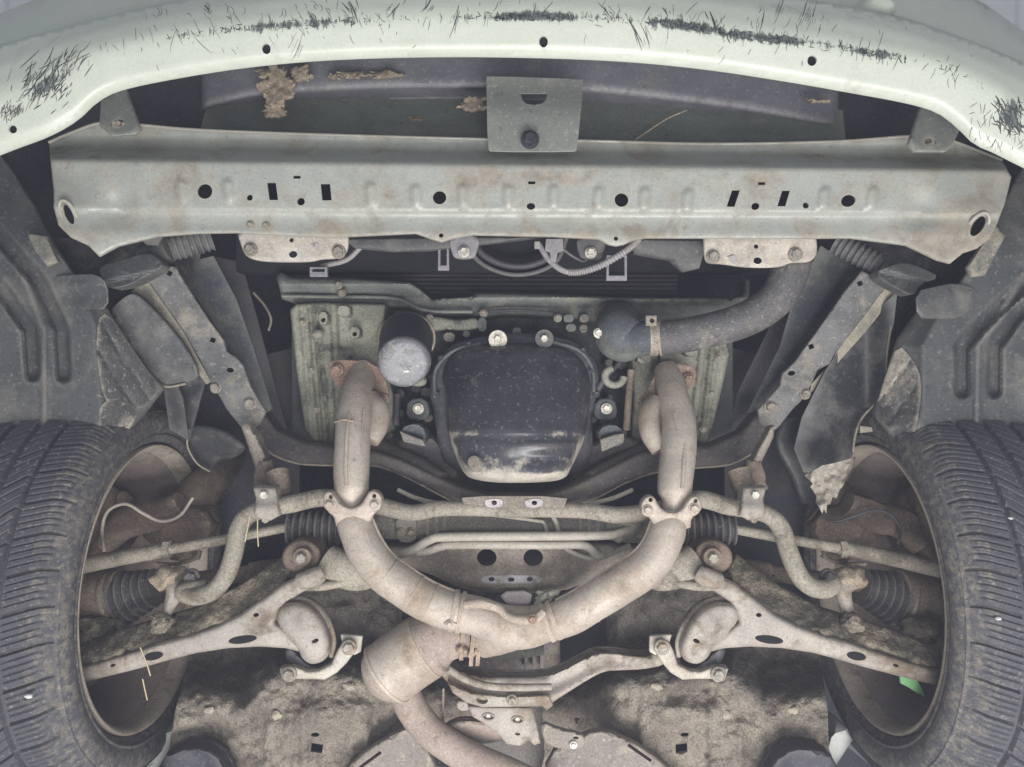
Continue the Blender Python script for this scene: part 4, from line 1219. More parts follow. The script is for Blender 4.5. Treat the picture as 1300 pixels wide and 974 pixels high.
# ------------------------------------------------------------------ anti-roll bar
bar = tube('anti_roll_bar', [(262, 746, 1.165, .0115), (238, 748, 1.16, .012), (233, 753, 1.158, .0125), (250, 757, 1.152, .0135), (272, 749, 1.15, .0135), (288, 728, 1.15, .0135), (297, 700, 1.15, .0135), (303, 672, 1.152, .0135), (314, 655, 1.155, .0132), (335, 647, 1.158, .0132), (370, 640, 1.162, .0132), (415, 632, 1.17, .0132), (470, 640, 1.175, .0132), (520, 651, 1.178, .0125),
                             (555, 646, 1.178, .012), (600, 646, 1.178, .011), (650, 648, 1.18, .011), (710, 648, 1.18, .011), (748, 649, 1.178, .012), (785, 654, 1.178, .0125), (835, 648, 1.175, .0132), (885, 634, 1.17, .0132), (925, 643, 1.162, .0132), (958, 648, 1.158, .0132), (980, 657, 1.155, .0132), (993, 674, 1.152, .0135), (1002, 702, 1.15, .0135), (1014, 730, 1.15, .0135), (1030, 745, 1.15, .0135), (1048, 748, 1.152, .0135), (1058, 742, 1.158, .012), (1054, 738, 1.165, .011)], 'bar', car, 16, 6, wob=.05, label='grimy tan anti-roll bar looping across behind the exhaust pipes')
for s in (-1, 1):
    x = 336 if s < 0 else 958
    k = 1 if s < 0 else -1
    bb = sheet('bar_clamp', [(x - 15 * k, 618), (x + 15 * k, 619), (x + 17 * k, 636), (x + 19 * k, 655), (x + 8 * k, 661), (x - 10 * k, 658), (x - 14 * k, 652), (x - 11 * k, 634)], lambda X, Y: 1.142 + .0004 * (640 - Y) - .006 * np.exp(-((Y - 646) / 9) ** 2), 'arm', car, t=.022, res=4, roll=(3, .006), angle=50,
               label='pale steel clamp bolting the anti-roll bar on the %s' % ('left' if s < 0 else 'right'))
    bolt(bb, x, 628, 1.146, .0085, 'bolt_bright', washer=False)
    bolt(bb, x + 2 * k, 659, 1.15, .008, 'arm', washer=False)
    tube('stand', side([(352, 600, 1.20, .018), (356, 622, 1.19, .017), (352, 640, 1.185, .014)], s) if s < 0 else [(938, 598, 1.20, .018), (944, 618, 1.19, .017), (948, 640, 1.185, .014)], 'brown_steel', bb, 14, wob=.1)
    sheet('stand_plate', [(x - 14 * k, 604), (x - 8 * k, 586), (x + 9 * k, 584), (x + 15 * k, 600), (x + 16 * k, 620), (x - 14 * k, 620)], 1.22, 'brown_steel', bb, t=.01, res=6, roll=(3, .004))

# ------------------------------------------------------------------ exhaust
def header(s):
    nm = 'left' if s < 0 else 'right'
    if s < 0:
        pts = [(462, 468, 1.285, .020), (458, 484, 1.265, .0235), (453, 503, 1.235, .025), (450, 530, 1.205, .0268), (448, 560, 1.18, .0268), (446.5, 590, 1.162, .0264), (446, 612, 1.15, .0256), (446.5, 625, 1.145, .024), (447, 636, 1.142, .0165), (447.5, 650, 1.14, .0155)]
        seam = [(452, 487, 1.2405), (446, 510, 1.200), (441, 545, 1.158), (439, 590, 1.134), (440, 617, 1.123)]
        seam2 = [(462, 520, 1.186), (459, 560, 1.157), (457, 600, 1.138)]
        fl = [(415, 459), (440, 456), (476, 461), (488, 478), (494, 497), (490, 515), (480, 518), (468, 505), (438, 498), (420, 480)]
        bl = [(428, 470), (486, 508)]
        arm = [(472, 505, 1.24, .014), (481, 522, 1.22, .017), (478, 545, 1.20, .016), (470, 560, 1.19, .014)]
    else:
        pts = [(846, 470, 1.285, .020), (850, 486, 1.262, .0235), (855, 505, 1.235, .0245), (861, 535, 1.205, .0262), (862, 562, 1.18, .0265), (859, 592, 1.162, .0262), (857, 612, 1.15, .0256), (856, 628, 1.145, .024), (855, 638, 1.142, .0165), (854, 652, 1.14, .0155)]
        seam = [(853, 486, 1.238), (862, 510, 1.2055), (869, 545, 1.168), (868, 590, 1.136), (866, 620, 1.122)]
        seam2 = [(856, 525, 1.182), (860, 560, 1.155), (858, 600, 1.136)]
        fl = [(820, 500), (830, 478), (846, 462), (875, 462), (884, 470), (882, 492), (864, 500), (845, 512), (826, 522), (811, 520), (810, 508)]
        bl = [(874, 482), (815, 515)]
        arm = [(832, 510, 1.24, .014), (824, 526, 1.22, .017), (826, 550, 1.20, .016), (838, 572, 1.19, .014)]
    o = tube('exhaust_header', pts, 'exhaust', car, 26, 8, wob=.035, label='pale tan %s exhaust header pipe rising to the cylinder head' % nm)
    f = sheet('flange', chaikin(fl, 1), 1.268, 'exhaust_rust', o, t=.012, res=6, bevel=.0015)
    for b in bl:
        bolt(o, b[0], b[1], 1.262, .0105, 'exhaust_rust')
    tube('seam', [(p[0], p[1], p[2] - .001, .0028) for p in seam], 'exhaust', o, 8, 6)
    tube('seam', [(p[0], p[1], p[2] + .0, .0018) for p in seam2], 'exhaust_red', o, 8, 6)
    tube('branch', arm, 'exhaust', o, 16, wob=.05)
    if s < 0:
        tube('strap', [(425, 536, 1.185, .0018), (436, 533, 1.168, .0018), (450, 535, 1.166, .0018)], 'exhaust_rust', o, 6)
    return o


header(-1)
header(1)


def downpipe(s):
    nm = 'left' if s < 0 else 'right'
    if s < 0:
        pts = [(448, 652, 1.140, .023), (449, 660, 1.136, .0245), (453, 672, 1.13, .026), (465, 699, 1.125, .0268), (485, 725, 1.122, .0272), (508, 742, 1.12, .0275), (534, 759, 1.12, .0278), (557, 770, 1.12, .028), (575, 776, 1.12, .0275), (592, 779, 1.122, .0275)]
        fl = [(411, 640), (410, 630), (414, 624), (421, 624), (427, 632), (434, 642), (446, 646), (458, 641), (465, 630), (469, 623), (478, 623), (485, 630), (485, 642), (478, 650), (472, 656), (468, 672), (428, 672), (424, 656), (416, 650)]
        ho = [(420, 631), (475, 630)]
        bs = [(419, 641), (476, 641)]
        rings = [(3.3, .0008), (5.2, .001)]
    else:
        pts = [(852, 654, 1.140, .023), (850, 663, 1.136, .0245), (846, 677, 1.13, .0262), (834, 703, 1.125, .027), (814, 725, 1.122, .0275), (788, 742, 1.12, .0278), (762, 758, 1.12, .0278), (735, 775, 1.12, .0275), (712, 786, 1.12, .027), (698, 790, 1.122, .027)]
        fl = [(814, 650), (813, 641), (817, 633), (824, 629), (831, 631), (835, 640), (842, 648), (854, 651), (864, 648), (872, 637), (877, 631), (885, 629), (890, 636), (891, 646), (886, 653), (878, 657), (876, 674), (832, 674), (826, 658), (818, 655)]
        ho = [(826, 635), (883, 636)]
        bs = [(822, 648), (881, 646)]
    o = tube('exhaust_downpipe', pts, 'exhaust', car, 32, 12, wob=.035, label='thick pale tan %s exhaust downpipe curving to the centre collector' % nm)
    f = sheet('flange', chaikin(fl, 1), lambda X, Y: 1.112 + .012 * sst(655, 672, Y), 'exhaust', o, [circ(h[0], h[1], 2.8, n=10) for h in ho], t=.014, res=4, roll=(3, .004), angle=50)
    for b in bs:
        bolt(o, b[0], b[1], 1.112, .0085, 'exhaust')
    # weld rings where the pipe's segments meet
    for i, k in ((4, .3), (5, .6), (6, .5)):
        a, b = pts[i], pts[i + 1]
        q = [a[j] + (b[j] - a[j]) * k for j in range(4)]
        d = .06
        q2 = [q[j] + (b[j] - a[j]) * d for j in range(4)]
        tube('weld', [tuple(q[:3]) + (q[3] * 1.022,), tuple(q2[:3]) + (q2[3] * 1.022,)], 'exhaust', o, 28, 2)
    # outer seam of the heat shield
    sd = []
    for p, q in zip(pts[1:-1], pts[2:]):
        dx, dy = q[0] - p[0], q[1] - p[1]
        L_ = math.hypot(dx, dy)
        nx, ny = dy / L_, -dx / L_
        if s > 0:
            nx, ny = -nx, -ny
        r = p[3] * F / p[2]
        sd.append((p[0] + nx * r * .99, p[1] + ny * r * .99, p[2] + .002, .0028))
    tube('seam', sd, 'exhaust', o, 8, 5, wob=.2)
    return o


dl = downpipe(-1)
dr = downpipe(1)
col_ = tube('exhaust_collector', [(584, 778, 1.122, .0275), (600, 781, 1.122, .0272), (618, 787, 1.122, .0285), (636, 794, 1.122, .0295), (655, 797, 1.122, .030), (674, 796, 1.122, .029), (690, 791, 1.122, .0275), (702, 788, 1.122, .027)], 'exhaust', car, 28, 9, wob=.03, label='pale bulging exhaust collector joining both downpipes')
for a, b, r in (((574, 775), (579, 776), .0300), ((583, 777), (588, 778), .0298), ((692, 791), (697, 789), .0290), ((701, 788), (706, 786), .0290)):
    tube('ring', [(a[0], a[1], 1.121, r), (b[0], b[1], 1.121, r)], 'exhaust_red', col_, 28, 2)
sheet('clamp_tab', chaikin([(564, 789), (581, 791), (580, 799), (570, 799), (563, 796)], 1), 1.092, 'exhaust', col_, [], t=.008, res=4, bevel=.001)
bolt(col_, 571, 793, 1.091, .006, 'exhaust')
tube('shield_edge', [(590, 768, 1.10, .006), (612, 766, 1.098, .007), (632, 772, 1.095, .006), (642, 781, 1.094, .005), (660, 787, 1.093, .006), (680, 785, 1.095, .006), (690, 777, 1.10, .005)], 'exhaust_red', col_, 10, wob=.1)
bolt(col_, 676, 786, 1.088, .007, 'exhaust_rust')
sheet('hanger_tab', chaikin([(632, 752), (676, 750), (673, 770), (662, 775), (646, 772)], 1), 1.145, 'shield', col_, t=.004, res=5, roll=(3, .003))
lump('sensor', 695, 757, 1.14, 14, 9, .012, 'cast', col_, None, .7, 6, 20)
tube('sensor_wire', [(680, 768, 1.13, .004), (692, 757, 1.13, .005), (708, 752, 1.135, .006)], 'cast', col_, 10)

# catalytic converter leaving to the rear left
cat = tube('catalytic_converter', [(600, 812, 1.15, .024), (585, 812, 1.152, .026), (572, 811, 1.155, .034), (560, 812, 1.158, .043), (548, 817, 1.16, .0468), (528, 828, 1.16, .047), (508, 842, 1.16, .047), (494, 854, 1.16, .0462), (486, 862, 1.162, .040), (482, 866, 1.164, .028)], 'exhaust_red', car, 32, 8, wob=.015, label='fat dusty catalytic converter barrel below the collector, pointing down left')
tube('barrel_shell', [(541, 820.5, 1.16, .0485), (528, 828.5, 1.16, .0487), (508, 842.5, 1.16, .0487), (492, 855, 1.16, .0485)], 'exhaust', cat, 32, 4)
tube('barrel_rim', [(493, 854, 1.16, .0497), (490, 856.5, 1.16, .0497)], 'exhaust', cat, 32, 2)
for (x, y, r) in ((588, 812, .028), (601, 812, .034), (609, 813, .033)):
    tube('flange', [(x - 2.4, y, 1.15, r), (x + 2.4, y + .4, 1.15, r)], 'exhaust_rust', cat, 22, 2, wob=.15)
for (x, y) in ((598, 829), (606, 826), (590, 826), (583, 824)):
    lump('spring_bolt', x, y, 1.125, 5, 6, .009, 'exhaust_rust', cat, None, .5, x, 12)
tube('inlet_neck', [(612, 812, 1.145, .026), (630, 806, 1.135, .028), (648, 800, 1.128, .029)], 'exhaust_red', cat, 22, wob=.04)
tube('exhaust_pipe', [(496, 848, 1.19, .024), (510, 872, 1.185, .0235), (522, 898, 1.18, .0235), (542, 925, 1.18, .0235), (572, 948, 1.18, .0235), (606, 966, 1.18, .0235), (650, 985, 1.185, .0235), (700, 1010, 1.19, .0235)], 'exhaust_red', car, 22, 8, wob=.02, label='reddish brown exhaust pipe running back from the catalytic converter')
hs = sheet('heat_shield', chaikin([(556, 930), (574, 914), (600, 912), (640, 920), (645, 934), (630, 944), (580, 946)], 2), lambda X, Y: 1.20 + .0005 * (Y - 930), 'exhaust_red', car, t=.01, res=6, roll=(9, .02), label='small curved shield beside the rear exhaust pipe')

# ------------------------------------------------------------------ wheels
def wheel(s):
    nm = 'left' if s < 0 else 'right'
    Yc, Dc, Xin = .325, 1.28, .585
    root = bpy.data.objects.new('wheel', None)
    COL.objects.link(root)
    c0 = Vector((s * (Xin + .09), Yc, Dc + ZC))
    ORG[root.name] = c0
    root.parent = car
    root.location = c0 - ORG[car.name]
    root["label"] = "dirty tyre and wheel on the %s, seen from its inner side" % nm

    def turned(name, prof, m, nseg, fn=None, closed=False, angle=50, dirt=None):
        V, Fc, A = [], [], []
        k = len(prof)
        for j in range(nseg):
            for i, (xx, r) in enumerate(prof):
                a = 2 * math.pi * (j + (shift(xx) if fn else 0)) / nseg
                ca, sa = math.cos(a), math.sin(a)
                rr = r - (fn(i, xx, r, j) if fn else 0)
                V.append(Vector((s * xx, Yc + rr * ca, Dc + ZC + rr * sa)))
                A.append(dirt(xx, r, a) if dirt else 0)
        for j in range(nseg):
            j2 = (j + 1) % nseg
            for i in range(k - 1):
                q = (j * k + i, j * k + i + 1, j2 * k + i + 1, j2 * k + i)
                Fc.append(q if s > 0 else q[::-1])
        return finish(name, V, Fc, m, root, None, angle, A)
    # tyre profile from inner bead over the tread to the outer bead (x, radius)
    W = .205
    side_p = [(Xin + .012, .222), (Xin + .004, .2275), (Xin - .003, .232), (Xin - .007, .240), (Xin - .012, .249), (Xin - .0145, .258), (Xin - .0135, .268), (Xin - .009, .277), (Xin - .005, .2815), (Xin - .0045, .2825), (Xin + .002, .289), (Xin + .008, .2945), (Xin + .014, .2985)]
    tx = list(np.arange(Xin + .018, Xin + W - .03, .0018))
    tread = [(x, .300 + .006 * (1 - ((x - Xin - .09) / .075) ** 2 if abs(x - Xin - .09) < .075 else 0)) for x in tx]
    out_p = [(Xin + W - .026, .2985), (Xin + W - .018, .290), (Xin + W - .012, .27), (Xin + W - .014, .245), (Xin + W - .026, .225)]
    prof = side_p + tread + out_p
    NS = 880
    G = [(.055, .0042), (.093, .0052), (.131, .0042)]      # circumferential grooves: offset, half width

    def shift(xx):
        u = xx - Xin
        return float(np.interp(u, [-.02, .01, .055, .093, .131, .2], [0, 0, 6, 20, 34, 40]))

    def tre(i, xx, r, j):
        if r < .286:
            # moulded sidewall ridges
            return .0
        u = xx - Xin
        dep = 0
        for g, hw in G:
            if abs(u - g) < hw:
                dep = .007
        ph = j
        if u < .051:
            q = ph % 22
            if q in (0, 1) and u > -.004:
                dep = max(dep, .0055)
            elif u < .050 and u > .008 and q in (5, 9, 13, 17):
                dep = max(dep, .0026)
        else:
            q = (ph + (11 if u > .093 else 0)) % 22
            if q in (0, 1):
                dep = max(dep, .005)
            elif q in (7, 8, 15):
                dep = max(dep, .0018)
        return dep

    def dirt(xx, r, a):
        u = xx - Xin
        d = 0.0
        if r < .297 and r > .226:
            d = .13 if u < .02 else 0
        if .006 < u < .024:
            d = .09
        elif u >= .024:
            d = -.10
        return d
    turned('tyre', prof, 'tread', NS, tre, angle=32, dirt=dirt)
    tube_r = [(Xin + .0005, .2845), (Xin - .0025, .2852), (Xin + .0005, .2865)]
    turned('sidewall_ridge', [(Xin - .007, .2795), (Xin - .0085, .2805), (Xin - .0072, .2815), (Xin - .004, .2825)], 'tread', 160, None, angle=70, dirt=lambda x, r, a: .12)
    turned('sidewall_ridge', [(Xin - .006, .2375), (Xin - .0105, .2395), (Xin - .0105, .2425), (Xin - .0085, .2445)], 'tread', 160, None, angle=70, dirt=lambda x, r, a: .12)
    # rim: lip, bead seat, barrel, closed back of the face
    turned('rim', [(Xin + .010, .2245), (Xin + .001, .2265), (Xin - .004, .2245), (Xin - .0035, .2215), (Xin + .003, .2165), (Xin + .012, .213), (Xin + .026, .2125)], 'rim_dirty', 120, None, angle=60)
    b = turned('barrel', [(Xin + .026, .2120), (Xin + .032, .206), (Xin + .05, .200), (Xin + .09, .196), (Xin + .13, .196), (Xin + .155, .200)], 'rim_barrel', 120, None, angle=60)
    # wheel face: hub disc and broad spokes
    V, Fc = [], []
    nsp = 5
    fx = Xin + .135
    off = R(52)
    k = 100
    rr = [.06, .10, .14, .175, .198]
    for j in range(k):
        a = 2 * math.pi * j / k
        for r in rr:
            V.append(Vector((s * (fx + .018 * math.sin(r * 16)), Yc + r * math.cos(a), Dc + ZC + r * math.sin(a))))
    for j in range(k):
        a = (2 * math.pi * (j + .5) / k - off) % (2 * math.pi / nsp)
        open_ = abs(a - math.pi / nsp) < R(11)
        for i in range(len(rr) - 1):
            if open_ and i in (2,):
                continue
            j2 = (j + 1) % k
            Fc.append((j * 5 + i, j * 5 + i + 1, j2 * 5 + i + 1, j2 * 5 + i))
    finish('wheel_face', V, Fc, 'rim_barrel', root, None, 60)
    # brake: disc, dust shield with cut-out, caliper
    V, Fc = [], []
    for j in range(64):
        a = 2 * math.pi * j / 64
        for r, x in ((.05, .10), (.148, .10), (.148, .122), (.05, .122)):
            V.append(Vector((s * (Xin + x), Yc + r * math.cos(a), Dc + ZC + r * math.sin(a))))
    for j in range(64):
        for i in range(4):
            j2 = (j + 1) % 64
            Fc.append((j * 4 + i, j * 4 + (i + 1) % 4, j2 * 4 + (i + 1) % 4, j2 * 4 + i))
    finish('brake_disc', V, Fc, 'rim_barrel', root, None, 30)
    V, Fc = [], []
    a0, a1 = R(20), R(305)
    for j in range(61):
        a = a0 + (a1 - a0) * j / 60
        for r, x in ((.045, .088), (.10, .084), (.155, .088), (.163, .094), (.165, .104)):
            V.append(Vector((s * (Xin + x), Yc - r * math.sin(a), Dc + ZC + r * math.cos(a))))
    for j in range(60):
        for i in range(4):
            Fc.append((j * 5 + i, j * 5 + i + 1, j * 5 + 6 + i, j * 5 + 5 + i))
    finish('dust_shield', V, Fc, 'brown_steel', root, None, 50)
    return root


wheel(-1)
wheel(1)

# ------------------------------------------------------------------ knuckle, axle and boots
for s in (-1, 1):
    nm = 'left' if s < 0 else 'right'
    kn = tube('steering_knuckle', side([(90, 770, 1.27, .050), (118, 766, 1.27, .052), (135, 763, 1.268, .050), (150, 760, 1.266, .047), (158, 758, 1.265, .045)], s), 'hub', car, 24, 6, wob=.05, label='mud-coated hub knuckle inside the %s wheel' % nm)
    tube('knuckle_arm', side([(128, 690, 1.30, .022), (160, 665, 1.31, .026), (200, 655, 1.32, .026), (232, 640, 1.32, .022)], s), 'brown_steel', kn, 14, wob=.18)
    tube('strut_foot', side([(200, 690, 1.36, .030), (225, 660, 1.37, .034), (250, 630, 1.40, .034), (275, 600, 1.48, .034), (290, 580, 1.6, .034)], s), 'brown_steel', kn, 16, wob=.08)
    sheet('strut_bracket', side([(205, 655), (232, 640), (262, 646), (275, 668), (262, 690), (225, 692), (200, 680)], s), lambda X, Y: 1.315 + .0006 * np.abs(Y - 665), 'brown_steel', kn, t=.03, res=7, roll=(6, .02), rough=.006)
    lump('caliper', *side1(140, 655, s), 1.36, 30, 34, .04, 'rim_barrel', kn, None, .25, 4 + s, 20)
    lump('ball_joint', *side1(120, 800, s), 1.21, 26, 18, .025, 'arm_dirty', kn, None, .4, 9 + s, 24)
    tube('brake_hose', side([(132, 700, 1.27, .0026), (130, 670, 1.26, .0026), (138, 648, 1.255, .0026), (160, 640, 1.255, .0026), (182, 652, 1.255, .0026), (205, 662, 1.26, .0026), (228, 655, 1.27, .0026), (245, 632, 1.28, .0026)], s) if s < 0 else [(1140, 690, 1.27, .0026), (1143, 670, 1.26, .0026), (1128, 652, 1.255, .0026), (1108, 648, 1.255, .0026), (1085, 655, 1.255, .0026), (1062, 662, 1.26, .0026), (1046, 658, 1.27, .0026)], 'pipe_line' if s < 0 else 'black', kn, 8)
    ax = tube('drive_shaft', side([(200, 742, 1.265, .0135), (260, 735, 1.265, .0135), (320, 727, 1.265, .0135), (322, 726, 1.265, .016), (400, 716, 1.27, .016)], s), 'brown_steel', car, 14, wob=.04, label='brown drive shaft behind the %s control arm' % nm)
    bellows('axle_boot', *[(side1(p[0], p[1], s) + (p[2],)) for p in ((146, 763, 1.262), (200, 744, 1.258))], .047, 'rubber', ax, 6, .20, .62)
    tube('boot_clamp', side([(146, 763, 1.262, .0475), (150, 761.6, 1.262, .0475)], s), 'bolt', ax, 24, 2)
    # ball socket and link between bar end and arm
    li = tube('stabilizer_link', side([(218, 738, 1.185, .014), (222, 750, 1.175, .013), (214, 772, 1.165, .0085), (208, 788, 1.155, .009), (206, 796, 1.15, .012)], s), 'arm', car, 14, wob=.15, label='short muddy link joining the anti-roll bar to the %s control arm' % nm)
    lump('joint', *side1(216, 733, s), 1.185, 20, 15, .018, 'hub', li, None, .35, 2 + s, 22)
    lump('joint', *side1(205, 790, s), 1.15, 15, 12, .016, 'arm_dirty', li, None, .4, 12 + s, 22)
    bolt(li, *side1(243, 733, s), 1.17, .013, 'member_dark')
    lump('bracket_clip', *side1(236, 704, s), 1.235, 18, 9, .012, 'brown_steel', kn, None, .5, 5 + s, 20)
    tube('hose_clip', side([(198, 716, 1.23, .003), (222, 716, 1.225, .003), (246, 710, 1.225, .003), (252, 700, 1.23, .003), (244, 694, 1.235, .003)], s), 'hub', kn, 8)

# ------------------------------------------------------------------ control arms
def arm(s):
    nm = 'left' if s < 0 else 'right'

    def D(X, Y):
        q = np.abs(X - 643.0)
        return np.interp(q, [230, 300, 420, 540], [1.135, 1.130, 1.128, 1.135])
    low = [(84, 852), (102, 846), (130, 838), (170, 826), (205, 815), (240, 806), (275, 794), (305, 779), (335, 758), (360, 740), (382, 730), (398, 731), (402, 742), (384, 752), (366, 764), (356, 776), (350, 790),
           (362, 800), (380, 816), (382, 828), (362, 823), (330, 821), (290, 823), (250, 829), (215, 838), (180, 848), (140, 858), (112, 865), (86, 870)]
    o = sheet('control_arm', side(low, s), D, 'arm', car, [side(h, s) for h in (circ(308, 812, 18.5, 5.2, -8, 22), circ(194.5, 833, 13, 5.4, -12, 20), circ(325, 781, 3.8, 2.6, -15, 12), circ(143, 845, 4, 2, -20, 10))], t=.003, res=4.5, roll=(7, .014), angle=60,
              label='pale grey-brown %s lower control arm with oval holes' % nm, dirt=lambda X, Y: .12 * sst(430, 520, np.abs(X - 643)) - .04)
    sheet('arm_hole_shade', side(low, s), 1.19, 'shade_black', o, t=.002, res=40)  # shade of the arm's oval holes, put in as a black sheet
    fr = [(84, 846), (90, 826), (108, 818), (150, 800), (200, 785), (250, 770), (300, 745), (345, 716), (362, 704), (372, 722), (362, 740), (335, 760), (305, 781), (275, 796), (240, 808), (205, 817), (170, 828), (130, 841), (104, 848), (86, 853)]
    sheet('front_flange', side(fr, s), lambda X, Y: 1.141 + .00105 * np.maximum(np.interp(np.abs(X - 643), [240, 310, 340, 400, 540], [735, 758, 780, 802, 842]) - Y, 0), 'arm_dirty', o, t=.004, res=5, rough=.010, roll=(4, .006), angle=60)
    ho = [(352, 792), (350, 778), (358, 767), (376, 764), (396, 770), (410, 786), (418, 806), (420, 824), (412, 838), (396, 843), (384, 836), (378, 824), (366, 812)]
    hx, hy = side1(388, 802, s)
    sheet('bushing_housing', side(rounded(ho, 4), s), lambda X, Y: 1.128 - .016 * np.exp(-(((X - hx) / 30) ** 2 + ((Y - hy) / 34) ** 2)), 'arm', o, [side(circ(400, 814, 5, 2.6, -25, 12), s)], t=.03, res=4, roll=(9, .022), angle=70)
    rim = [(352, 772), (370, 760), (394, 764), (414, 784), (424, 812), (420, 834)]
    tube('housing_rim', [(p[0], p[1], 1.158, .0035) for p in side(rim, s)], 'arm', o, 10)
    bs = sheet('rear_bushing', side(rounded([(362, 826), (372, 824), (386, 838), (400, 846), (416, 840), (426, 820), (432, 828), (424, 848), (404, 858), (372, 852)], 3), s), 1.165, 'black', o, t=.03, res=5, roll=(4, .008))
    br = [(355, 849), (372, 845), (390, 852), (404, 851), (420, 843), (428, 826), (434, 816), (446, 814), (452, 826), (446, 834), (440, 842), (428, 854), (412, 863), (392, 862), (358, 862)]
    bk = sheet('rear_bracket', side(br, s), lambda X, Y: 1.150 + 0 * X, 'plate_dusty', car, t=.016, res=4, roll=(4, .007), angle=60, label='pale bracket clamping the rear bushing of the %s control arm' % nm)
    bolt(bk, *side1(367, 856, s), 1.148, .0115, 'bolt')
    bolt(bk, *side1(443, 822, s), 1.148, .0115, 'bolt')
    sheet('bracket_foot', side([(432, 806), (460, 808), (458, 828), (450, 832), (436, 828)], s), 1.162, 'plate_dusty', bk, t=.008, res=5, bevel=.0015)
    # front pivot ears
    tube('pivot_ear', side([(381, 738, 1.135, .012), (398, 733, 1.13, .0135), (408, 728, 1.135, .012)], s), 'arm', o, 14)


arm(-1)
arm(1)

# ------------------------------------------------------------------ transmission and its mount
tr = sheet('transmission', [(600, 800), (710, 790), (712, 850), (706, 885), (600, 885), (590, 840)], lambda X, Y: 1.29 + .0006 * np.abs(X - 655) + .015 * sst(822, 830, Y), 'trans', car, t=.15, res=7, roll=(10, .04), rough=.006, label='dusty transmission casing behind the collector')
for i, x in enumerate((636, 668, 678, 688)):
    sheet('casting_rib', rect(x, 838, 5, 26), 1.285 + .003 * i, 'trans', tr, t=.03, res=6, bevel=.001)
tube('sump_edge', [(605, 822, 1.275, .010), (640, 828, 1.27, .012), (690, 824, 1.275, .010)], 'cast', tr, 12)
sheet('floor_tunnel', [(430, 735), (900, 735), (870, 800), (840, 860), (800, 1000), (520, 1000), (470, 880), (440, 830)], 1.47, 'floor_dark', car, t=.005, res=20, rough=.01, label='dark body tunnel above the transmission')


def xD(X, Y):
    return 1.168 + .00016 * np.maximum(X - 700, 0)


xm_hi = [(553, 836), (566, 840), (580, 850), (604, 858), (640, 860), (690, 859), (712, 852), (738, 838), (756, 829), (778, 829), (800, 832), (825, 834), (838, 826), (842, 836), (838, 846), (815, 850), (790, 851), (768, 852), (748, 862), (726, 876), (704, 890), (698, 896), (660, 894), (620, 892), (592, 886), (570, 868), (558, 856)]
xm = sheet('transmission_crossmember', chaikin(xm_hi, 1), lambda X, Y: xD(X, Y) + .008 * np.sin((Y - np.interp(X, [555, 600, 700, 760, 840], [838, 858, 856, 829, 830])) / 22 * math.pi) - .0, 'arm', car, t=.03, res=4.5, roll=(4, .010), angle=60, label='pale curved transmission crossmember at the lower centre')
tube('upper_rib', [(568, 848, 1.160, .005), (590, 862, 1.157, .0055), (620, 871, 1.155, .0055), (660, 873, 1.155, .0055), (700, 872, 1.157, .005)], 'arm', xm, 12)
sheet('centre_plate', [(568, 866), (580, 872), (600, 880), (640, 884), (698, 882), (702, 896), (694, 902), (688, 897), (612, 898), (592, 892), (575, 880)], 1.155, 'arm', xm, [circ(612, 889, 7.5, 5, 10, 14)], t=.012, res=4, roll=(3, .005))
bolt(xm, 650, 889, 1.152, .0085, 'arm')
lump('tip', 834, 836, 1.178, 9, 9, .012, 'arm', xm, None, .15, 3, 16)
mb = sheet('mount_bracket', [(594, 896), (620, 898), (676, 898), (680, 912), (686, 944), (678, 946), (672, 940), (660, 947), (644, 945), (632, 932), (610, 916), (600, 910)], lambda X, Y: 1.165 + .014 * sst(670, 682, X) + .01 * sst(930, 946, Y), 'arm', car, [circ(620, 910.5, 6.5, 3.2, 5, 14), circ(657, 914.5, 6.5, 3.2, 5, 14), circ(657, 932, 3.5, 2, 5, 10)], t=.006, res=4, roll=(3, .004), angle=50, label='pale tapered mount bracket with bolt holes below the transmission crossmember')
for x, y in ((620, 910.5), (657, 914.5)):
    lathe_z('nut', x, y, [(.001, 1.168), (.0035, 1.168), (.0045, 1.18)], 'bolt_bright', mb, 10)
    tube('hole_rim', [(p[0], p[1], 1.164, .0014) for p in circ(x, y, 7.6, 4.2, 5, 14)] + [(circ(x, y, 7.6, 4.2, 5, 14)[0][0], circ(x, y, 7.6, 4.2, 5, 14)[0][1], 1.164, .0014)], 'arm', mb, 6, 2, caps=False)
sheet('rubber_block', chaikin([(578, 890), (596, 892), (598, 902), (582, 904)], 1), 1.175, 'arm', mb, t=.02, res=5, bevel=.002)
tube('hanger_rod', [(563, 874, 1.21, .0018), (562, 918, 1.22, .0018)], 'arm', car, 6, label='thin rod hanging left of the mount bracket')

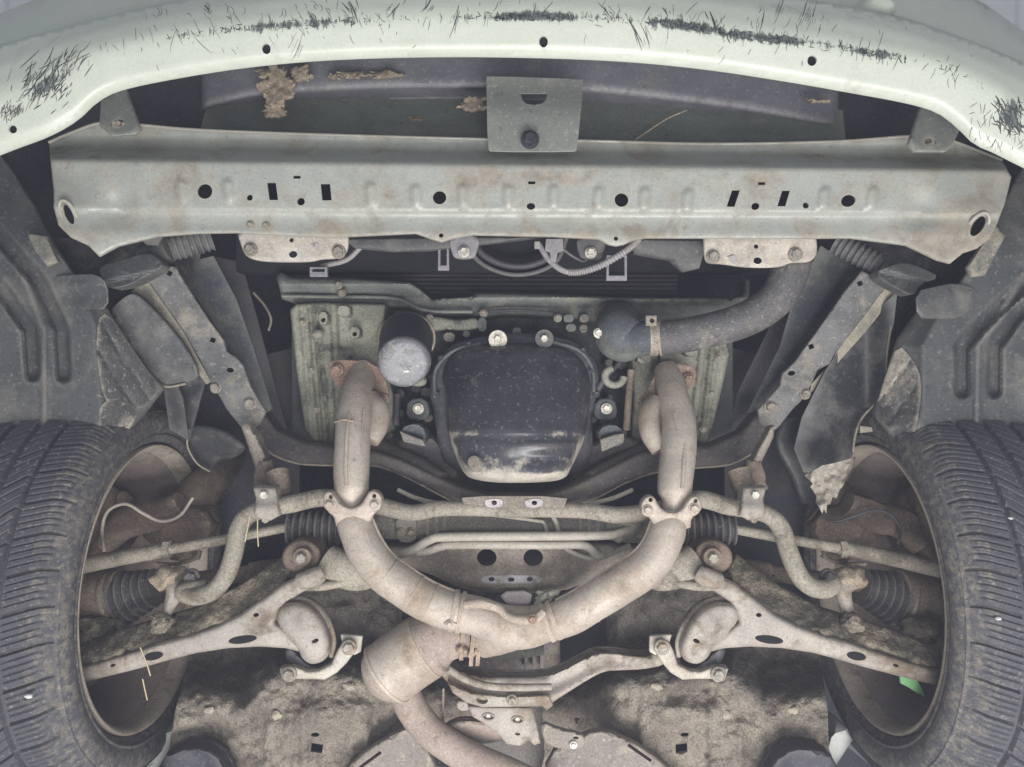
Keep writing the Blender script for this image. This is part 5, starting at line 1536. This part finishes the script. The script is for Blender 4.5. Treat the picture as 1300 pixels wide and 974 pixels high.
# ------------------------------------------------------------------ floor
def floor(s):
    nm = 'left' if s < 0 else 'right'
    out = [(222, 905), (236, 850), (250, 800), (300, 770), (350, 742), (430, 732), (560, 732), (612, 790), (600, 850), (585, 900), (575, 960), (590, 1100), (140, 1100), (215, 950)]

    def D(X, Y):
        q = np.abs(X - 640.0)
        yb = np.interp(q, [60, 200, 290, 330, 420], [905, 872, 866, 905, 900])
        D = 1.245 + .13 * sst(yb, yb - 75, Y)
        D = D + .13 * sst(150, 95, q) + .03 * sst(175, 165, q) * sst(880, 940, Y)
        D = D - .035 * np.exp(-(((q - 225) / 50) ** 2 + ((Y - 908) / 26) ** 2)) + .014 * sst(262, 256, q) * sst(860, 890, Y)
        D = D + .012 * sst(905, 912, Y - .25 * (q - 330)) * sst(262, 300, q)
        D = D - .012 * np.exp(-((q - 300) / 5) ** 2) * sst(900, 930, Y)
        return D

    def dd(X, Y):
        q = np.abs(X - 640.0)
        yb = np.interp(q, [60, 200, 290, 330, 420], [900, 868, 862, 885, 885])
        d = .30 * sst(yb + 6, yb - 22, Y) - .02
        d = d - .16 * np.exp(-((q - 225) / 60) ** 2) * sst(870, 890, Y)
        d = d + (.16 if s > 0 else .06) * np.exp(-(((q - (395 if s > 0 else 270)) / 50) ** 2 + ((Y - 955) / 28) ** 2))
        return d
    o = sheet('floor_pan', side(out, s), D, 'floor_mud', car, [side(h, s) for h in (rect(402, 950, 15, 11, 8), circ(400, 933, 5.5, 2.6, 0, 12))], t=.004, res=3.8, rough=.014, angle=80,
              label='mud-caked body floor behind the %s wheel' % nm, dirt=dd)
    sheet('floor_hole_shade', side(out, s), 1.42, 'shade_black', o, t=.004, res=60)  # added black sheet darkening the floor holes in place of shade
    for x, y in ((266, 902), (351, 908), (443, 872)):
        lump('plug', *side1(x, y, s), 1.240, 7, 5, .004, 'floor_plain', o, None, .4, x, 14)
    return o


fl_l = floor(-1)
fl_r = floor(1)
sheet('bracing', chaikin([(440, 975), (470, 948), (500, 932), (518, 922), (532, 938), (548, 958), (560, 1000), (430, 1000)], 1), lambda X, Y: 1.225 + 0 * X, 'floor_plain', fl_l, [rect(470, 965, 34, 4, -36)], t=.01, res=7, roll=(5, .008))
sheet('bracing', chaikin([(742, 930), (770, 926), (820, 950), (860, 985), (880, 1010), (700, 1010), (690, 960)], 1), lambda X, Y: 1.225 + 0 * X, 'floor_plain', fl_r, [rect(812, 956, 36, 4, 35)], t=.01, res=7, roll=(5, .008))
wing = sheet('hanger_bracket', chaikin([(686, 915), (712, 926), (736, 930), (744, 938), (740, 950), (720, 952), (700, 948), (688, 938)], 1), lambda X, Y: 1.20 - .008 * sst(700, 735, X), 'floor_plain', car, [circ(731, 937, 4, 2, 0, 10)], t=.006, res=5, roll=(4, .006), label='small pressed bracket right of the mount bracket')
bolt(wing, 728, 946, 1.19, .006, 'bolt_bright')
for s in (-1, 1):
    sl = sheet('jacking_pad', side(chaikin([(205, 962), (228, 950), (262, 948), (286, 966), (300, 1010), (190, 1010)], 1), s), 1.20, 'black', car, t=.03, res=8, roll=(6, .012), rough=.004, label='dark rubber-coated jacking point behind the %s wheel' % ('left' if s < 0 else 'right'))
    sheet('sill', side([(120, 1120), (205, 930), (236, 900), (240, 925), (215, 965), (190, 1120)], s) if s < 0 else [(1000, 1120), (1052, 935), (1062, 915), (1076, 925), (1082, 940), (1060, 974), (1050, 1120)], 1.30, 'sill', car, t=.05, res=12, roll=(6, .02), label='pale silver, green-tinted body sill behind the %s tyre' % ('left' if s < 0 else 'right'))

# ------------------------------------------------------------------ things that are not the car
sheet('green_patch', [(1143, 855), (1156, 853), (1162, 860), (1170, 874), (1175, 885), (1165, 880), (1152, 872), (1144, 868)], lambda X, Y: 1.185 + .0004 * (X - 1143), 'patch_green', None, t=.004, res=5, label='bright green patch inside the lower rim of the right wheel', cat='scrap')  # added green sheet; what this patch is stays unknown
for i, (x, y, r) in enumerate(((10, 803, 5), (37, 884, 5), (79, 581, 3.5), (1267, 785, 4), (1283, 658, 3), (1188, 554, 4))):
    dd = (.990, .988, 1.10, .988, .99, 1.138)[i]
    lump('pebble', x, y, dd - .008, r, r * .6, .003, 'pebble', None, ('small white pebble stuck in the left tyre tread beside its shoulder', 'lowest white pebble stuck in the left tyre tread', 'white pebble on the left tyre just below the splash guard', 'largest white pebble stuck in the right tyre tread', 'tiny white pebble high on the right tyre tread', 'white fleck on the lower edge of the right splash guard')[i], .3, i, 10, cat='pebble', group='white pebbles')
for i, (pts, lb) in enumerate((([(317, 656, 1.135), (314, 672, 1.13), (311, 688, 1.128)], 'short straw hanging left of the left bar clamp'), ([(327, 660, 1.135), (327, 678, 1.13), (328, 694, 1.128)], 'straight straw hanging below the left bar clamp'),
                           ([(178, 822, 1.12), (186, 842, 1.118), (191, 858, 1.12)], 'straw lying across the outer hole of the left control arm'), ([(181, 862, 1.13), (184, 876, 1.135), (187, 889, 1.14)], 'bent straw dangling below the left control arm'))):
    tube('straw', [p + (.0009,) for p in pts], 'straw', None, 6, 4, label=lb, cat='straw', group='straws caught under the car')

# ------------------------------------------------------------------ added volume imitating lens glare: veils the deep gaps
hz = finish('lens_veil', [(x, y, z) for z in (-1.0, 3.0) for y in (-2.2, 2.2) for x in (-2.2, 2.2)], [(0, 2, 3, 1), (4, 5, 7, 6), (0, 1, 5, 4), (2, 6, 7, 3), (0, 4, 6, 2), (1, 3, 7, 5)], 'ceiling_white', kind='stuff', label='thin pale lavender haze volume added to imitate lens glare')
hm = bpy.data.materials.new('lens_veil_volume')
hm.use_nodes = True
hn = hm.node_tree
hn.nodes.remove(hn.nodes['Principled BSDF'])
pv = hn.nodes.new('ShaderNodeVolumePrincipled')
pv.inputs['Color'].default_value = (.76, .80, 1.0, 1)
pv.inputs['Density'].default_value = .034
hn.links.new(pv.outputs[0], hn.nodes['Material Output'].inputs['Volume'])
hz.data.materials[0] = hm
